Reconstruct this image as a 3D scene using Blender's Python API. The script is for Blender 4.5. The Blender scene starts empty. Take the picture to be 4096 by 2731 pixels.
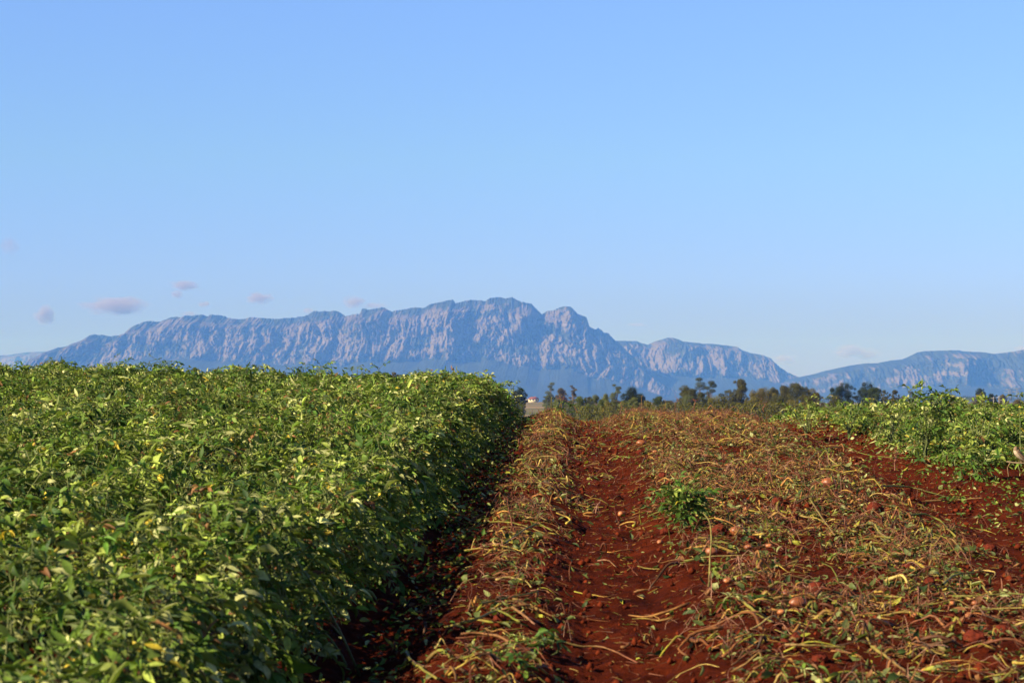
import bpy, math, random
import numpy as np
from mathutils import Vector, Matrix, Euler

R = math.radians
rng = np.random.default_rng(11)
random.seed(5)
scene = bpy.context.scene
C = scene.collection

# ------------------------------------------------------------------ camera
FPX = 4096 * 70 / 36.0
EYE = np.array([0.0, 0.0, 1.5])
PITCH, YAW = R(1.69), R(1.88)
cam = bpy.data.cameras.new("camera")
cam.lens = 70; cam.sensor_width = 36
cam.clip_start = 0.1; cam.clip_end = 300000
cam.dof.use_dof = True; cam.dof.focus_distance = 23.0; cam.dof.aperture_fstop = 6.7
camo = bpy.data.objects.new("camera", cam); C.objects.link(camo)
camo.location = EYE; camo.rotation_euler = (math.pi / 2 + PITCH, 0, YAW)
scene.camera = camo

# ------------------------------------------------------------------ sky and sun
SUN_EL, SUN_AZ = R(29), R(240)           # azimuth from +Y clockwise: behind the camera, to its left
SKY_STRENGTH, SUN_STRENGTH, EXPOSURE = 0.115, 5.0, 0.9
world = bpy.data.worlds.new("World"); scene.world = world
world.use_nodes = True
wn = world.node_tree; wn.nodes.clear()
wo = wn.nodes.new("ShaderNodeOutputWorld"); bg = wn.nodes.new("ShaderNodeBackground")
sk = wn.nodes.new("ShaderNodeTexSky"); sk.sky_type = 'NISHITA'; sk.sun_disc = False
sk.sun_elevation = SUN_EL; sk.sun_rotation = SUN_AZ
sk.air_density = 1.0; sk.dust_density = 0.3; sk.ozone_density = 2.0
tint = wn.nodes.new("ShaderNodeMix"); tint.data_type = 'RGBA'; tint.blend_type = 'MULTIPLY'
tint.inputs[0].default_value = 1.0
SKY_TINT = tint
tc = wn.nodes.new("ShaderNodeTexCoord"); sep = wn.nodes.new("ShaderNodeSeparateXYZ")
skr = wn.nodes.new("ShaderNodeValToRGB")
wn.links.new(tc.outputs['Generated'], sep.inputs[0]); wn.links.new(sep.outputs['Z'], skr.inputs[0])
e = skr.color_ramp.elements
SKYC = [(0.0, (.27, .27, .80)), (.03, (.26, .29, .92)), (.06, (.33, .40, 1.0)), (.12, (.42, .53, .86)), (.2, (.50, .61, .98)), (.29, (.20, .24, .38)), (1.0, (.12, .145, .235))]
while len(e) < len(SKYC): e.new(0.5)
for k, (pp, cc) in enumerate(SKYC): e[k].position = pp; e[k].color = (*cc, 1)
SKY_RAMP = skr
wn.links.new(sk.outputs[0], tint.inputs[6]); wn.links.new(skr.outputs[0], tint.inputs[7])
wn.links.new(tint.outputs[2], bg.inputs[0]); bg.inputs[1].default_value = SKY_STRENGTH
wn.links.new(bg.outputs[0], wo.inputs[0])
sun = bpy.data.lights.new("sun", 'SUN'); sun.energy = SUN_STRENGTH; sun.angle = R(0.5); sun.color = (1.0, 0.85, 0.64)
suno = bpy.data.objects.new("sun", sun); C.objects.link(suno)
SDIR = Vector((math.sin(SUN_AZ) * math.cos(SUN_EL), math.cos(SUN_AZ) * math.cos(SUN_EL), math.sin(SUN_EL)))
suno.rotation_euler = SDIR.to_track_quat('Z', 'Y').to_euler()
scene.view_settings.view_transform = 'Standard'; scene.view_settings.look = 'None'
scene.view_settings.exposure = EXPOSURE; scene.view_settings.gamma = 1.0
scene.cycles.max_bounces = 5; scene.cycles.diffuse_bounces = 2; scene.cycles.transparent_max_bounces = 8
scene.cycles.volume_bounces = 2

# ------------------------------------------------------------------ pixel <-> place
def ray(px, py):
    v = np.array([(px - 2048) / FPX, -(py - 1365.5) / FPX, -1.0])
    m = np.array(Euler((math.pi / 2 + PITCH, 0, YAW)).to_matrix())
    return m @ v
def at_dist(px, py, Y):
    d = ray(px, py); return EYE + d * (Y / d[1])

# ------------------------------------------------------------------ noise
_P = np.random.default_rng(3).permutation(512)
_P = np.concatenate([_P, _P, _P])
_G = np.random.default_rng(4).normal(size=(512, 3)); _G /= np.linalg.norm(_G, axis=1)[:, None]
def noise3(x, y, z):
    x, y, z = np.broadcast_arrays(np.asarray(x, float), np.asarray(y, float), np.asarray(z, float))
    xi, yi, zi = np.floor(x), np.floor(y), np.floor(z)
    xf, yf, zf = x - xi, y - yi, z - zi
    xi, yi, zi = xi.astype(np.int64) & 511, yi.astype(np.int64) & 511, zi.astype(np.int64) & 511
    f = lambda t: t * t * t * (t * (t * 6 - 15) + 10)
    u, v, w = f(xf), f(yf), f(zf)
    out = 0
    for a in (0, 1):
        for b in (0, 1):
            for c in (0, 1):
                h = _P[(_P[(_P[(xi + a) & 511] + yi + b) & 511] + zi + c) & 511]
                g = _G[h]
                d = g[..., 0] * (xf - a) + g[..., 1] * (yf - b) + g[..., 2] * (zf - c)
                out = out + d * (u if a else 1 - u) * (v if b else 1 - v) * (w if c else 1 - w)
    return out * 1.5
def fbm(x, y, z=0.0, o=4, lac=2.03, g=0.5):
    s, a, t = 0, 1.0, 0
    for i in range(o):
        s = s + a * noise3(x * lac ** i + 17 * i, y * lac ** i - 9 * i, z * lac ** i + 5 * i); t += a; a *= g
    return s / t
def ridged(x, y, z=0.0, o=4, lac=2.1, g=0.5):
    s, a, t = 0, 1.0, 0
    for i in range(o):
        s = s + a * (1 - np.abs(noise3(x * lac ** i + 31 * i, y * lac ** i + 7 * i, z * lac ** i)) * 2.2); t += a; a *= g
    return s / t
def cells(x, y, seed):
    """nearest-site cells: random value, offset from the site, and gap to the next site"""
    xi, yi = np.floor(x).astype(np.int64), np.floor(y).astype(np.int64)
    b1 = np.full(x.shape, 9.0); b2 = b1.copy(); rv = np.zeros(x.shape); dx = rv.copy(); dy = rv.copy(); rt = rv.copy()
    for a in (-1, 0, 1):
        for b in (-1, 0, 1):
            cx, cy = xi + a, yi + b
            h = _P[(_P[(cx + seed) & 511] + cy) & 511]; h2 = _P[(h + 77) & 511]; h3 = _P[(h2 + 31) & 511]
            sx, sy = cx + h / 511.0, cy + h2 / 511.0
            d = np.hypot(x - sx, y - sy); nw = d < b1
            b2 = np.where(nw, b1, np.minimum(b2, d)); b1 = np.where(nw, d, b1)
            rv = np.where(nw, h3 / 511.0, rv); rt = np.where(nw, _P[(h3 + 5) & 511] / 511.0, rt)
            dx = np.where(nw, x - sx, dx); dy = np.where(nw, y - sy, dy)
    return rv, rt, dx, dy, b2 - b1
def facets(x, y, seed):
    rv, rt, dx, dy, gap = cells(x, y, seed)
    return rv * .8 + (rt - .5) * 2.2 * dx + .5 * dy * (rv - .3) + .5 * np.clip(gap * 2.2, 0, .6)
def sstep(a, b, x):
    t = np.clip((x - a) / (b - a), 0, 1); return t * t * (3 - 2 * t)

# ------------------------------------------------------------------ object helpers
def tag(o, label=None, cat=None, group=None, kind=None):
    if label: o['label'] = label
    if cat: o['category'] = cat
    if group: o['group'] = group
    if kind: o['kind'] = kind
    return o
def mesh_obj(name, v, faces, mat, parent=None, loc=(0, 0, 0), col=None, smooth=False):
    """v (N,3) world or local; faces = list of int arrays (M,k)."""
    me = bpy.data.meshes.new(name)
    v = np.asarray(v, np.float64) - np.asarray(loc, np.float64)
    if not isinstance(faces, (list, tuple)): faces = [faces]
    faces = [np.asarray(f, np.int32) for f in faces if len(f)]
    me.vertices.add(len(v)); me.vertices.foreach_set('co', v.astype(np.float32).ravel())
    nl = sum(f.size for f in faces); npoly = sum(len(f) for f in faces)
    me.loops.add(nl); me.polygons.add(npoly)
    me.loops.foreach_set('vertex_index', np.concatenate([f.ravel() for f in faces]))
    tot = np.concatenate([np.full(len(f), f.shape[1], np.int32) for f in faces])
    st = np.concatenate([[0], np.cumsum(tot)[:-1]]).astype(np.int32)
    me.polygons.foreach_set('loop_start', st); me.polygons.foreach_set('loop_total', tot)
    if smooth: me.polygons.foreach_set('use_smooth', np.ones(npoly, bool))
    if col is not None:
        a = me.color_attributes.new('col', 'FLOAT_COLOR', 'POINT')
        c = np.ones((len(v), 4), np.float32); c[:, :3] = col
        a.data.foreach_set('color', c.ravel())
    me.update(calc_edges=True)
    if mat: me.materials.append(mat)
    o = bpy.data.objects.new(name, me); C.objects.link(o)
    if parent is not None: o.parent = parent
    else: o.location = loc
    return o
def empty(name, loc):
    o = bpy.data.objects.new(name, None); C.objects.link(o); o.location = loc; return o
class Geo:
    def __init__(s): s.v, s.c, s.f3, s.f4, s.n = [], [], [], [], 0
    def add(s, v, c, f3=None, f4=None):
        v = np.asarray(v, float)
        s.v.append(v); s.c.append(np.broadcast_to(np.asarray(c, float), v.shape))
        if f3 is not None and len(f3): s.f3.append(np.asarray(f3) + s.n)
        if f4 is not None and len(f4): s.f4.append(np.asarray(f4) + s.n)
        s.n += len(v)
    def build(s, name, mat, parent=None, loc=(0, 0, 0), smooth=False):
        fs = []
        if s.f3: fs.append(np.concatenate(s.f3))
        if s.f4: fs.append(np.concatenate(s.f4))
        return mesh_obj(name, np.concatenate(s.v), fs, mat, parent, loc, np.concatenate(s.c), smooth)

def norm(a): return a / np.maximum(np.linalg.norm(a, axis=-1, keepdims=True), 1e-9)

def leaflets(g, O, D, U, L, W, fold, bend, col):
    """N leaf blades: origin O, direction D, up-ish U, length, width, fold (0 flat..1.4 shut), bend (rad), colour (N,3)"""
    N = len(O)
    D = norm(D); S = norm(np.cross(D, U)); U = np.cross(S, D)
    st = [0.0, 0.22, 0.5, 0.78, 1.0]; wd = [0.0, 0.80, 1.0, 0.55, 0.0]
    vs = []
    for t, w in zip(st, wd):
        a = bend * t
        b = np.where(np.abs(bend) < 1e-3, 1e-3, bend)
        fx = np.sin(a) / b * L; fz = -(1 - np.cos(a)) / b * L
        P = O + D * fx[:, None] + U * fz[:, None]
        T = norm(U * np.cos(a)[:, None] + D * np.sin(a)[:, None])
        if w == 0: vs.append(P)
        else:
            hw = (W * w * 0.5)[:, None]
            cf, sf = np.cos(fold)[:, None], np.sin(fold)[:, None]
            wav = (rng.normal(size=N) * 0.10)[:, None]; wav2 = (rng.normal(size=N) * 0.10)[:, None]
            vs += [P - S * hw * cf + T * hw * (sf + wav), P, P + S * hw * cf + T * hw * (sf + wav2)]
    V = np.stack(vs, 1)                       # N,11,3
    tri = np.array([[0, 2, 1], [0, 3, 2], [10, 7, 8], [10, 8, 9]])
    quad = np.array([[1, 2, 5, 4], [2, 3, 6, 5], [4, 5, 8, 7], [5, 6, 9, 8]])
    off = (np.arange(N) * 11)[:, None, None]
    g.add(V.reshape(-1, 3), np.repeat(col, 11, 0), (tri[None] + off).reshape(-1, 3), (quad[None] + off).reshape(-1, 4))

def tubes(g, P, rad, col, K=4, colend=None, blotch=0):
    """P (N,S,3) paths, rad (N,S), col (N,3)"""
    N, S, _ = P.shape
    T = norm(np.gradient(P, axis=1))
    up = np.zeros_like(T); up[..., 2] = 1; up[..., 0] = 0.13
    A = norm(np.cross(T, up)); B = np.cross(T, A)
    ang = np.arange(K) * 2 * math.pi / K + 0.4
    V = P[:, :, None] + (A[:, :, None] * np.cos(ang)[None, None, :, None] + B[:, :, None] * np.sin(ang)[None, None, :, None]) * rad[:, :, None, None]
    idx = np.arange(N * S * K).reshape(N, S, K)
    a = idx[:, :-1]; b = idx[:, 1:]
    q = np.stack([a, np.roll(a, -1, 2), np.roll(b, -1, 2), b], -1).reshape(-1, 4)
    if col.ndim == 2:
        if colend is None: cc = np.repeat(col, S * K, 0)
        else:
            t = np.linspace(0, 1, S)[None, :, None, None]
            cc = (col[:, None, None] * (1 - t) + colend[:, None, None] * t) * np.ones((1, 1, K, 1))
            if blotch:
                w = (rng.random((N, S, 1, 1)) < .3) * blotch; cc = cc * (1 - w) + np.array([.13, .05, .018]) * w; cc = cc * rng.uniform(.75, 1.15, (N, S, 1, 1))
            cc = cc.reshape(-1, 3)
    caps = []
    if K == 4: caps = np.concatenate([idx[:, 0, ::-1], idx[:, -1]])
    g.add(V.reshape(-1, 3), cc, None, np.concatenate([q, caps]) if len(caps) else q)

# ------------------------------------------------------------------ materials
def nmat(name):
    m = bpy.data.materials.new(name); m.use_nodes = True
    nt = m.node_tree; p = nt.nodes['Principled BSDF']; return m, nt, p
def setspec(p, s):
    p.inputs['Specular IOR Level'].default_value = s
def mat_plain(name, c, rough=0.8, spec=0.3):
    m, nt, p = nmat(name)
    n = nt.nodes.new('ShaderNodeTexNoise'); n.inputs['Scale'].default_value = 3.0; n.inputs['Detail'].default_value = 5
    mx = nt.nodes.new('ShaderNodeMix'); mx.data_type = 'RGBA'
    mx.inputs[6].default_value = (*[v * 0.75 for v in c], 1); mx.inputs[7].default_value = (*[min(1, v * 1.2) for v in c], 1)
    nt.links.new(n.outputs[0], mx.inputs[0]); nt.links.new(mx.outputs[2], p.inputs['Base Color'])
    p.inputs['Roughness'].default_value = rough; setspec(p, spec); return m
def mat_attr(name, rough=0.6, spec=0.3, trans=0.0, under=None, nscale=60, nstr=0.35, bump=0.0):
    m, nt, p = nmat(name)
    at = nt.nodes.new('ShaderNodeAttribute'); at.attribute_name = 'col'
    gp = nt.nodes.new('ShaderNodeNewGeometry')
    n = nt.nodes.new('ShaderNodeTexNoise'); n.inputs['Scale'].default_value = nscale; n.inputs['Detail'].default_value = 4
    tcn = nt.nodes.new('ShaderNodeTexCoord'); nt.links.new(tcn.outputs['Object'], n.inputs['Vector'])
    mr = nt.nodes.new('ShaderNodeMapRange'); mr.inputs[1].default_value = 0.3; mr.inputs[2].default_value = 0.7
    mr.inputs[3].default_value = 1 - nstr; mr.inputs[4].default_value = 1 + nstr
    nt.links.new(n.outputs[0], mr.inputs[0])
    mu = nt.nodes.new('ShaderNodeVectorMath'); mu.operation = 'SCALE'
    nt.links.new(at.outputs['Color'], mu.inputs[0]); nt.links.new(mr.outputs[0], mu.inputs['Scale'])
    src = mu.outputs[0]
    if under is not None:
        mx = nt.nodes.new('ShaderNodeMix'); mx.data_type = 'RGBA'
        mm = nt.nodes.new('ShaderNodeMath'); mm.operation = 'MULTIPLY'; mm.inputs[1].default_value = under[3]
        nt.links.new(gp.outputs['Backfacing'], mm.inputs[0]); nt.links.new(mm.outputs[0], mx.inputs[0])
        nt.links.new(src, mx.inputs[6]); mx.inputs[7].default_value = (*under[:3], 1)
        src = mx.outputs[2]
    nt.links.new(src, p.inputs['Base Color'])
    p.inputs['Roughness'].default_value = rough; setspec(p, spec)
    if bump:
        b = nt.nodes.new('ShaderNodeBump'); b.inputs['Strength'].default_value = bump; b.inputs['Distance'].default_value = 0.01
        nt.links.new(n.outputs[0], b.inputs['Height']); nt.links.new(b.outputs[0], p.inputs['Normal'])
    if trans:
        tr = nt.nodes.new('ShaderNodeBsdfTranslucent'); ms = nt.nodes.new('ShaderNodeMixShader'); ms.inputs[0].default_value = trans
        hs = nt.nodes.new('ShaderNodeVectorMath'); hs.operation = 'MULTIPLY'; hs.inputs[1].default_value = (1.3, 1.5, 0.6)
        nt.links.new(src, hs.inputs[0]); nt.links.new(hs.outputs[0], tr.inputs[0])
        out = nt.nodes['Material Output']
        nt.links.new(p.outputs[0], ms.inputs[1]); nt.links.new(tr.outputs[0], ms.inputs[2]); nt.links.new(ms.outputs[0], out.inputs[0])
    return m
LEAF = mat_attr('potato_leaf', 0.6, 0.28, 0.2, (0.19, 0.23, 0.06, 0.45), 90, 0.25)
STEM = mat_attr('potato_stem', 0.6, 0.3, 0, None, 70, 0.35, 0.25)
CROWN = mat_attr('tree_crown', 0.8, 0.15, 0.12, None, 0.5, 0.25)
BARK = mat_plain('bark', (0.16, 0.12, 0.09))
POTATO = mat_attr('potato_skin', 0.45, 0.5, 0, None, 45, 0.35, 0.3)
CLOD = mat_attr('soil_clod', 0.95, 0.1, 0, None, 40, 0.35, 0.8)
ROCK = mat_attr('mountain_rock', 0.9, 0.1, 0, None, 0.02, 0.18)

# ------------------------------------------------------------------ terrain
def base(x, y):
    x = np.asarray(x, float); y = np.asarray(y, float)
    d = np.clip(y - 21.5, 0, None)
    z = 0.05 * y - 0.0042 * d ** 2
    y2 = 36.0; z2 = 0.05 * y2 - 0.0042 * 14.5 ** 2; s2 = 0.05 - 0.0084 * 14.5
    t = np.clip(y - y2, 0, None)
    zl = z2 + s2 * t
    far = np.where(y > y2, zl, z)
    low = -7.0
    z = np.where(y > 120, low + (z2 + s2 * 84 - low) * np.exp(-(np.clip(y - 120, 0, None)) / 60.0), far)
    z = z + sstep(700, 2100, y) * 6.0 - sstep(2300, 4000, y) * 14
    z = z + sstep(60, 400, y) * 1.2 * noise3(x / 260.0, y / 330.0, 2.2)
    z = z - 0.012 * np.clip(x, -30, 30) + .012 * np.clip(-x - 1.5, 0, 12)
    z = np.where(y < 0, 0.05 * np.clip(y, -40, 0), z) * 1.0 - np.where(y < 0, 0.012 * np.clip(x, -30, 30), 0)
    return z
ROWP = np.array([[-60, .03], [-1.35, .04], [-1.12, .0], [-.95, -.09], [-.78, -.05], [-.55, .03], [-.2, .03], [0.02, -.05], [.36, -.06], [.55, .01], [.75, .04],
                 [2.3, .03], [2.5, .0], [2.68, -.055], [2.9, -.03], [3.12, .045], [3.5, .04], [60, .03]])
def pile(x):   # height of the litter heaps above the soil
    return 0.038 * np.exp(-((x + 0.34) / 0.22) ** 2) + 0.055 * np.exp(-((x - .95) / 0.42) ** 2) + 0.055 * np.exp(-((x - 1.95) / 0.42) ** 2)
def soil(x, y):
    x = np.asarray(x, float); y = np.asarray(y, float)
    wob = 0.05 * noise3(x * 0.0, y / 1.4, 7.0) + 0.03 * noise3(x * 1.2, y * 1.5, 1.0)
    r = np.interp(x + wob, ROWP[:, 0], ROWP[:, 1])
    m = sstep(3, 6, y) * (1 - sstep(38, 60, y))
    det = 0.036 * fbm(x * 3.1, y * 3.1, 0.0, 3) + 0.02 * ridged(x * 7, y * 9, 3.0, 2) * 0.8 + 0.016 * ridged(x * 15, y * 17, 4.0, 2) + .009 * noise3(x * 34, y * 34, 1.0)
    return base(x, y) + m * (r + det)
def grow(a, b, step, lim):
    out, p, s = [], b, step
    while p < lim:
        s *= 1.16; p += s; out.append(p)
    return np.array(out)
xs = np.concatenate([-grow(0, 1.2, .028, 16000)[::-1] , np.arange(-1.2, 3.6, 0.02), grow(0, 3.6, .028, 16000)])
ys_near = [6.3]
while ys_near[-1] < 36: ys_near.append(ys_near[-1] + 0.0026 * ys_near[-1])
ys = np.concatenate([np.array([-60, -20, -5, 0, 2, 4, 5, 5.8]), np.array(ys_near), grow(0, ys_near[-1], .15, 33000)])
XX, YY = np.meshgrid(xs, ys)
ZZ = soil(XX, YY)
nx, ny = len(xs), len(ys)
ii = np.arange(nx * ny).reshape(ny, nx)
q = np.stack([ii[:-1, :-1], ii[:-1, 1:], ii[1:, 1:], ii[1:, :-1]], -1).reshape(-1, 4)
def mat_ground():
    m, nt, p = nmat('red_soil_and_paddocks')
    tcn = nt.nodes.new('ShaderNodeTexCoord'); sp = nt.nodes.new('ShaderNodeSeparateXYZ'); nt.links.new(tcn.outputs['Object'], sp.inputs[0])
    def noi(sc, det=6, rough=0.6):
        n = nt.nodes.new('ShaderNodeTexNoise'); n.inputs['Scale'].default_value = sc; n.inputs['Detail'].default_value = det
        n.inputs['Roughness'].default_value = rough; nt.links.new(tcn.outputs['Object'], n.inputs['Vector']); return n
    n1 = noi(3.4, 9, .72); r1 = nt.nodes.new('ShaderNodeValToRGB'); nt.links.new(n1.outputs[0], r1.inputs[0])
    r1.color_ramp.elements[0].position = .38; r1.color_ramp.elements[0].color = (.05, .0065, .0018, 1)
    r1.color_ramp.elements[1].position = .64; r1.color_ramp.elements[1].color = (.145, .021, .0045, 1)
    el = r1.color_ramp.elements.new(.8); el.color = (.20, .044, .015, 1)
    n2 = noi(0.006, 3); r2 = nt.nodes.new('ShaderNodeValToRGB'); nt.links.new(n2.outputs[0], r2.inputs[0])
    r2.color_ramp.elements[0].position = .42; r2.color_ramp.elements[0].color = (.27, .205, .12, 1)
    r2.color_ramp.elements[1].position = .6; r2.color_ramp.elements[1].color = (.11, .12, .045, 1)
    mr = nt.nodes.new('ShaderNodeMapRange'); mr.inputs[1].default_value = 70; mr.inputs[2].default_value = 74
    nt.links.new(sp.outputs['Y'], mr.inputs[0])
    mx = nt.nodes.new('ShaderNodeMix'); mx.data_type = 'RGBA'
    nt.links.new(mr.outputs[0], mx.inputs[0]); nt.links.new(r1.outputs[0], mx.inputs[6]); nt.links.new(r2.outputs[0], mx.inputs[7])
    nt.links.new(mx.outputs[2], p.inputs['Base Color'])
    n3 = noi(34, 9, 0.8); b = nt.nodes.new('ShaderNodeBump'); b.inputs['Strength'].default_value = 0.9; b.inputs['Distance'].default_value = 0.05
    nt.links.new(n3.outputs[0], b.inputs['Height']); nt.links.new(b.outputs[0], p.inputs['Normal'])
    p.inputs['Roughness'].default_value = 0.95; setspec(p, 0.08)
    return m
gr = mesh_obj('ground', np.stack([XX, YY, ZZ], -1).reshape(-1, 3), q, mat_ground(), smooth=True)
tag(gr, kind='structure')

# ------------------------------------------------------------------ mountains
def ridge_from_px(pts, Y):
    a = np.array([at_dist(p[0], p[1], Y) for p in pts]); return a[:, 0], a[:, 2]
def foot_main(u): return np.interp(u, [-2260, -1760, -1400, -900, -400, 100, 400], [.2, .17, .12, .04, .02, -.04, -.06])
def mountain(name, pts, Y, front, cliff, cols, rows, px_noise, rock_amt, seed, foot=lambda u: 0.0, pale=1.0, base_z=-20.0):
    X, Z = ridge_from_px(pts, Y)
    x = np.linspace(X[0], X[-1], cols)
    z = np.interp(x, X, Z)
    s = Y / FPX
    z = z + s * px_noise * (fbm(x / (60 * s * 1.0), seed, 0.0, 5, g=0.6) * 1.0)
    z = z + s * (px_noise * .45) * (np.abs(noise3(x / (11 * s), seed, 3.0)) * 1.6 + .6 * noise3(x / (5 * s), seed, 8.0) - .5)
    z = np.maximum(z, base_z + 5)
    t = np.concatenate([np.linspace(0, 1, rows), [0.97, 0.85, 0.6, 0.2]])
    T, XG = np.meshgrid(t, x, indexing='ij')
    H = (z - base_z)[None, :]
    ZG = base_z + T * H
    hr = ZG / (s * 400.0)                      # height relative to the big summit
    cb, ct = cliff
    # cliff foot wanders along the face
    cbx = cb + 0.10 * fbm(x / (380 * s), 3.3 + seed, 0, 3) + foot(x / s); ctx = np.maximum(ct + 0.06 * fbm(x / (250 * s), 9.1 + seed, 0, 3), cbx + .12)
    a = np.clip(T / cbx, 0, 1); b = np.clip((T - cbx) / (ctx - cbx), 0, 1); c = np.clip((T - ctx) / (1 - ctx), 0, 1)
    dep = -front * (1 - a) ** 1.0 * 1.0 - 420 * (1 - b) - 380 * (1 - c) ** 1.2
    cm = sstep(cbx - .10, cbx + .08, T) * (1 - 0.55 * sstep(ct, 1, T))
    # vertical ribs and gullies; the surface stays a graph depth = f(x, height)
    wx = XG + 110 * fbm(XG / 800, ZG / 420, seed, 3) + 14 * fbm(XG / 90, ZG / 90, seed, 2)
    k = 17000 / 7964.0
    rib1 = ridged(wx / (100 * k), ZG / (330 * k), seed, 4, g=.55)
    rib2 = ridged((wx + .15 * ZG) / (34 * k), ZG / (100 * k), seed + 4, 4, g=.6)
    rib3 = ridged((XG - .15 * ZG) / (14 * k), ZG / (26 * k), seed + 8, 3)
    big = fbm(XG / (300 * k), ZG / (900 * k), seed + 2, 2)
    spur = ridged(XG / (260 * k), ZG / (900 * k), seed + 12, 3)
    amp = np.clip(.7 + 1.5 * fbm(XG / (150 * k), ZG / (170 * k), seed + 40, 3), .12, 1.35)
    jx = 26 * fbm(XG / 60, ZG / 60, seed + 50, 3); f1 = facets((wx + jx) / (46 * k), (ZG + jx) / (110 * k), int(seed)); f2 = facets((wx - jx) / (18 * k), ZG / (42 * k), int(seed) + 9); f3 = facets((XG + jx * .5) / (8 * k), ZG / (15 * k), int(seed) + 19)
    dep = dep - cm * (140 * rib1 * amp + 85 * f1 * amp + 42 * f2 + 18 * f3 + 20 * rib2 * amp + 430 * big) - (1 - cm) * (a * 260) * spur - 26 * fbm(XG / 60, ZG / 40, seed, 4, g=.65) - (1 - cm) * 60 * fbm(XG / 170, ZG / 60, seed + 70, 4, g=.7)
    YG = Y + dep
    nb = 4
    for j, dy in enumerate((150, 500, 1200, 2200)): YG[rows + j] = Y + dy
    # colours: bare rock on the ribs, scrub in gullies and on ledges, forest below
    n = fbm(XG / (14 * k), ZG / (30 * k), seed + 20, 5, g=.66)
    gy, gx = np.gradient(YG), None
    rk = cm * (0.36 + 0.30 * rib1 + .22 * amp) + rock_amt + 0.85 * n + .30 * f2 + .12 * f1 - .40 + 1.0 * fbm(XG / (130 * k), ZG / (60 * k), seed + 60, 3)
    rk = rk * sstep(cbx - .07, cbx + .06, T + .12 * n)
    rk = sstep(0.26, 0.52, rk)[..., None]
    n2 = fbm(XG / 90, ZG / 90, seed + 30, 3)[..., None]
    rock = np.array([.125, .107, .103]) * pale * (1 + .25 * n2)
    veg = np.array([.028, .036, .02]) * (1 + .5 * n2 + .5 * fbm(XG / 14, ZG / 14, 1, 2)[..., None])
    col = rock * rk + veg * (1 - rk)
    V = np.stack([XG, YG, ZG], -1)
    r2, c2 = T.shape
    i2 = np.arange(r2 * c2).reshape(r2, c2)
    q = np.stack([i2[:-1, :-1], i2[:-1, 1:], i2[1:, 1:], i2[1:, :-1]], -1).reshape(-1, 4)
    o = mesh_obj(name, V.reshape(-1, 3), q, ROCK, col=col.reshape(-1, 3), smooth=False)
    tag(o, kind='structure'); return o
MAIN = [(40, 1590), (119, 1479), (160, 1447), (220, 1411), (244, 1395), (268, 1390), (333, 1366), (362, 1351), (387, 1338), (430, 1343), (470, 1344), (500, 1334), (518, 1324), (548, 1304), (595, 1287), (643, 1286), (684, 1269),
    (714, 1266), (738, 1273), (756, 1264), (790, 1263), (824, 1260), (842, 1266), (851, 1260), (893, 1262), (928, 1274), (964, 1277), (1006, 1269), (1071, 1274), (1131, 1278), (1180, 1271), (1226, 1265), (1256, 1249),
    (1339, 1244), (1358, 1247), (1388, 1265), (1425, 1259), (1449, 1257), (1457, 1239), (1471, 1236), (1482, 1243), (1510, 1239), (1538, 1233), (1556, 1238), (1576, 1249), (1615, 1239), (1654, 1232), (1698, 1233), (1742, 1215), (1780, 1208),
    (1814, 1201), (1820, 1204), (1825, 1217), (1853, 1207), (1902, 1201), (1944, 1206), (1963, 1195), (1996, 1190), (2018, 1194), (2052, 1193), (2072, 1203), (2090, 1213), (2118, 1215), (2129, 1219), (2150, 1238), (2168, 1256), (2190, 1244),
    (2212, 1245), (2240, 1230), (2262, 1228), (2284, 1229), (2298, 1244), (2311, 1258), (2345, 1269), (2352, 1290), (2357, 1307), (2380, 1321), (2392, 1314), (2408, 1321), (2414, 1333), (2433, 1331), (2461, 1363), (2490, 1388), (2527, 1421), (2560, 1465), (2640, 1530), (2760, 1590)]
SECOND = [(2340, 1400), (2440, 1366), (2466, 1364), (2546, 1364), (2565, 1372), (2588, 1381), (2612, 1369), (2640, 1359), (2668, 1352), (2690, 1351), (2712, 1359), (2734, 1368), (2800, 1374), (2870, 1380), (2943, 1388), (2962, 1400), (2998, 1412), (3042, 1422), (3081, 1437),
    (3117, 1470), (3146, 1489), (3170, 1500), (3200, 1509), (3260, 1530), (3400, 1575), (3500, 1595)]
THIRD = [(2900, 1580), (3080, 1530), (3200, 1507), (3250, 1496), (3300, 1482), (3358, 1470), (3400, 1461), (3448, 1454), (3495, 1454), (3556, 1442), (3602, 1438), (3628, 1427), (3664, 1409), (3690, 1405), (3718, 1404), (3780, 1403), (3825, 1404), (3880, 1407), (3933, 1409),
    (3969, 1415), (4010, 1411), (4041, 1407), (4081, 1399), (4096, 1403), (4180, 1420), (4300, 1400), (4500, 1440), (4800, 1500), (5100, 1590)]
LEFTR = [(-900, 1585), (-700, 1500), (-500, 1440), (-300, 1445), (-100, 1428), (0, 1424), (60, 1419), (107, 1411), (150, 1408), (196, 1406), (220, 1411), (300, 1440), (400, 1500)]
mountain('mountain', MAIN, 17000, 2600, (0.36, 0.86), 1500, 240, 7, 0.0, 1.0, foot_main)
mountain('mountain', SECOND, 18600, 2200, (0.42, 0.9), 620, 130, 4, -0.02, 21.0)
mountain('mountain', THIRD, 18000, 2600, (0.30, 0.85), 760, 130, 2.5, -0.24, 41.0)
mountain('mountain', LEFTR, 26000, 2600, (0.5, 0.9), 260, 50, 2, -.1, 61.0)

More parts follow.
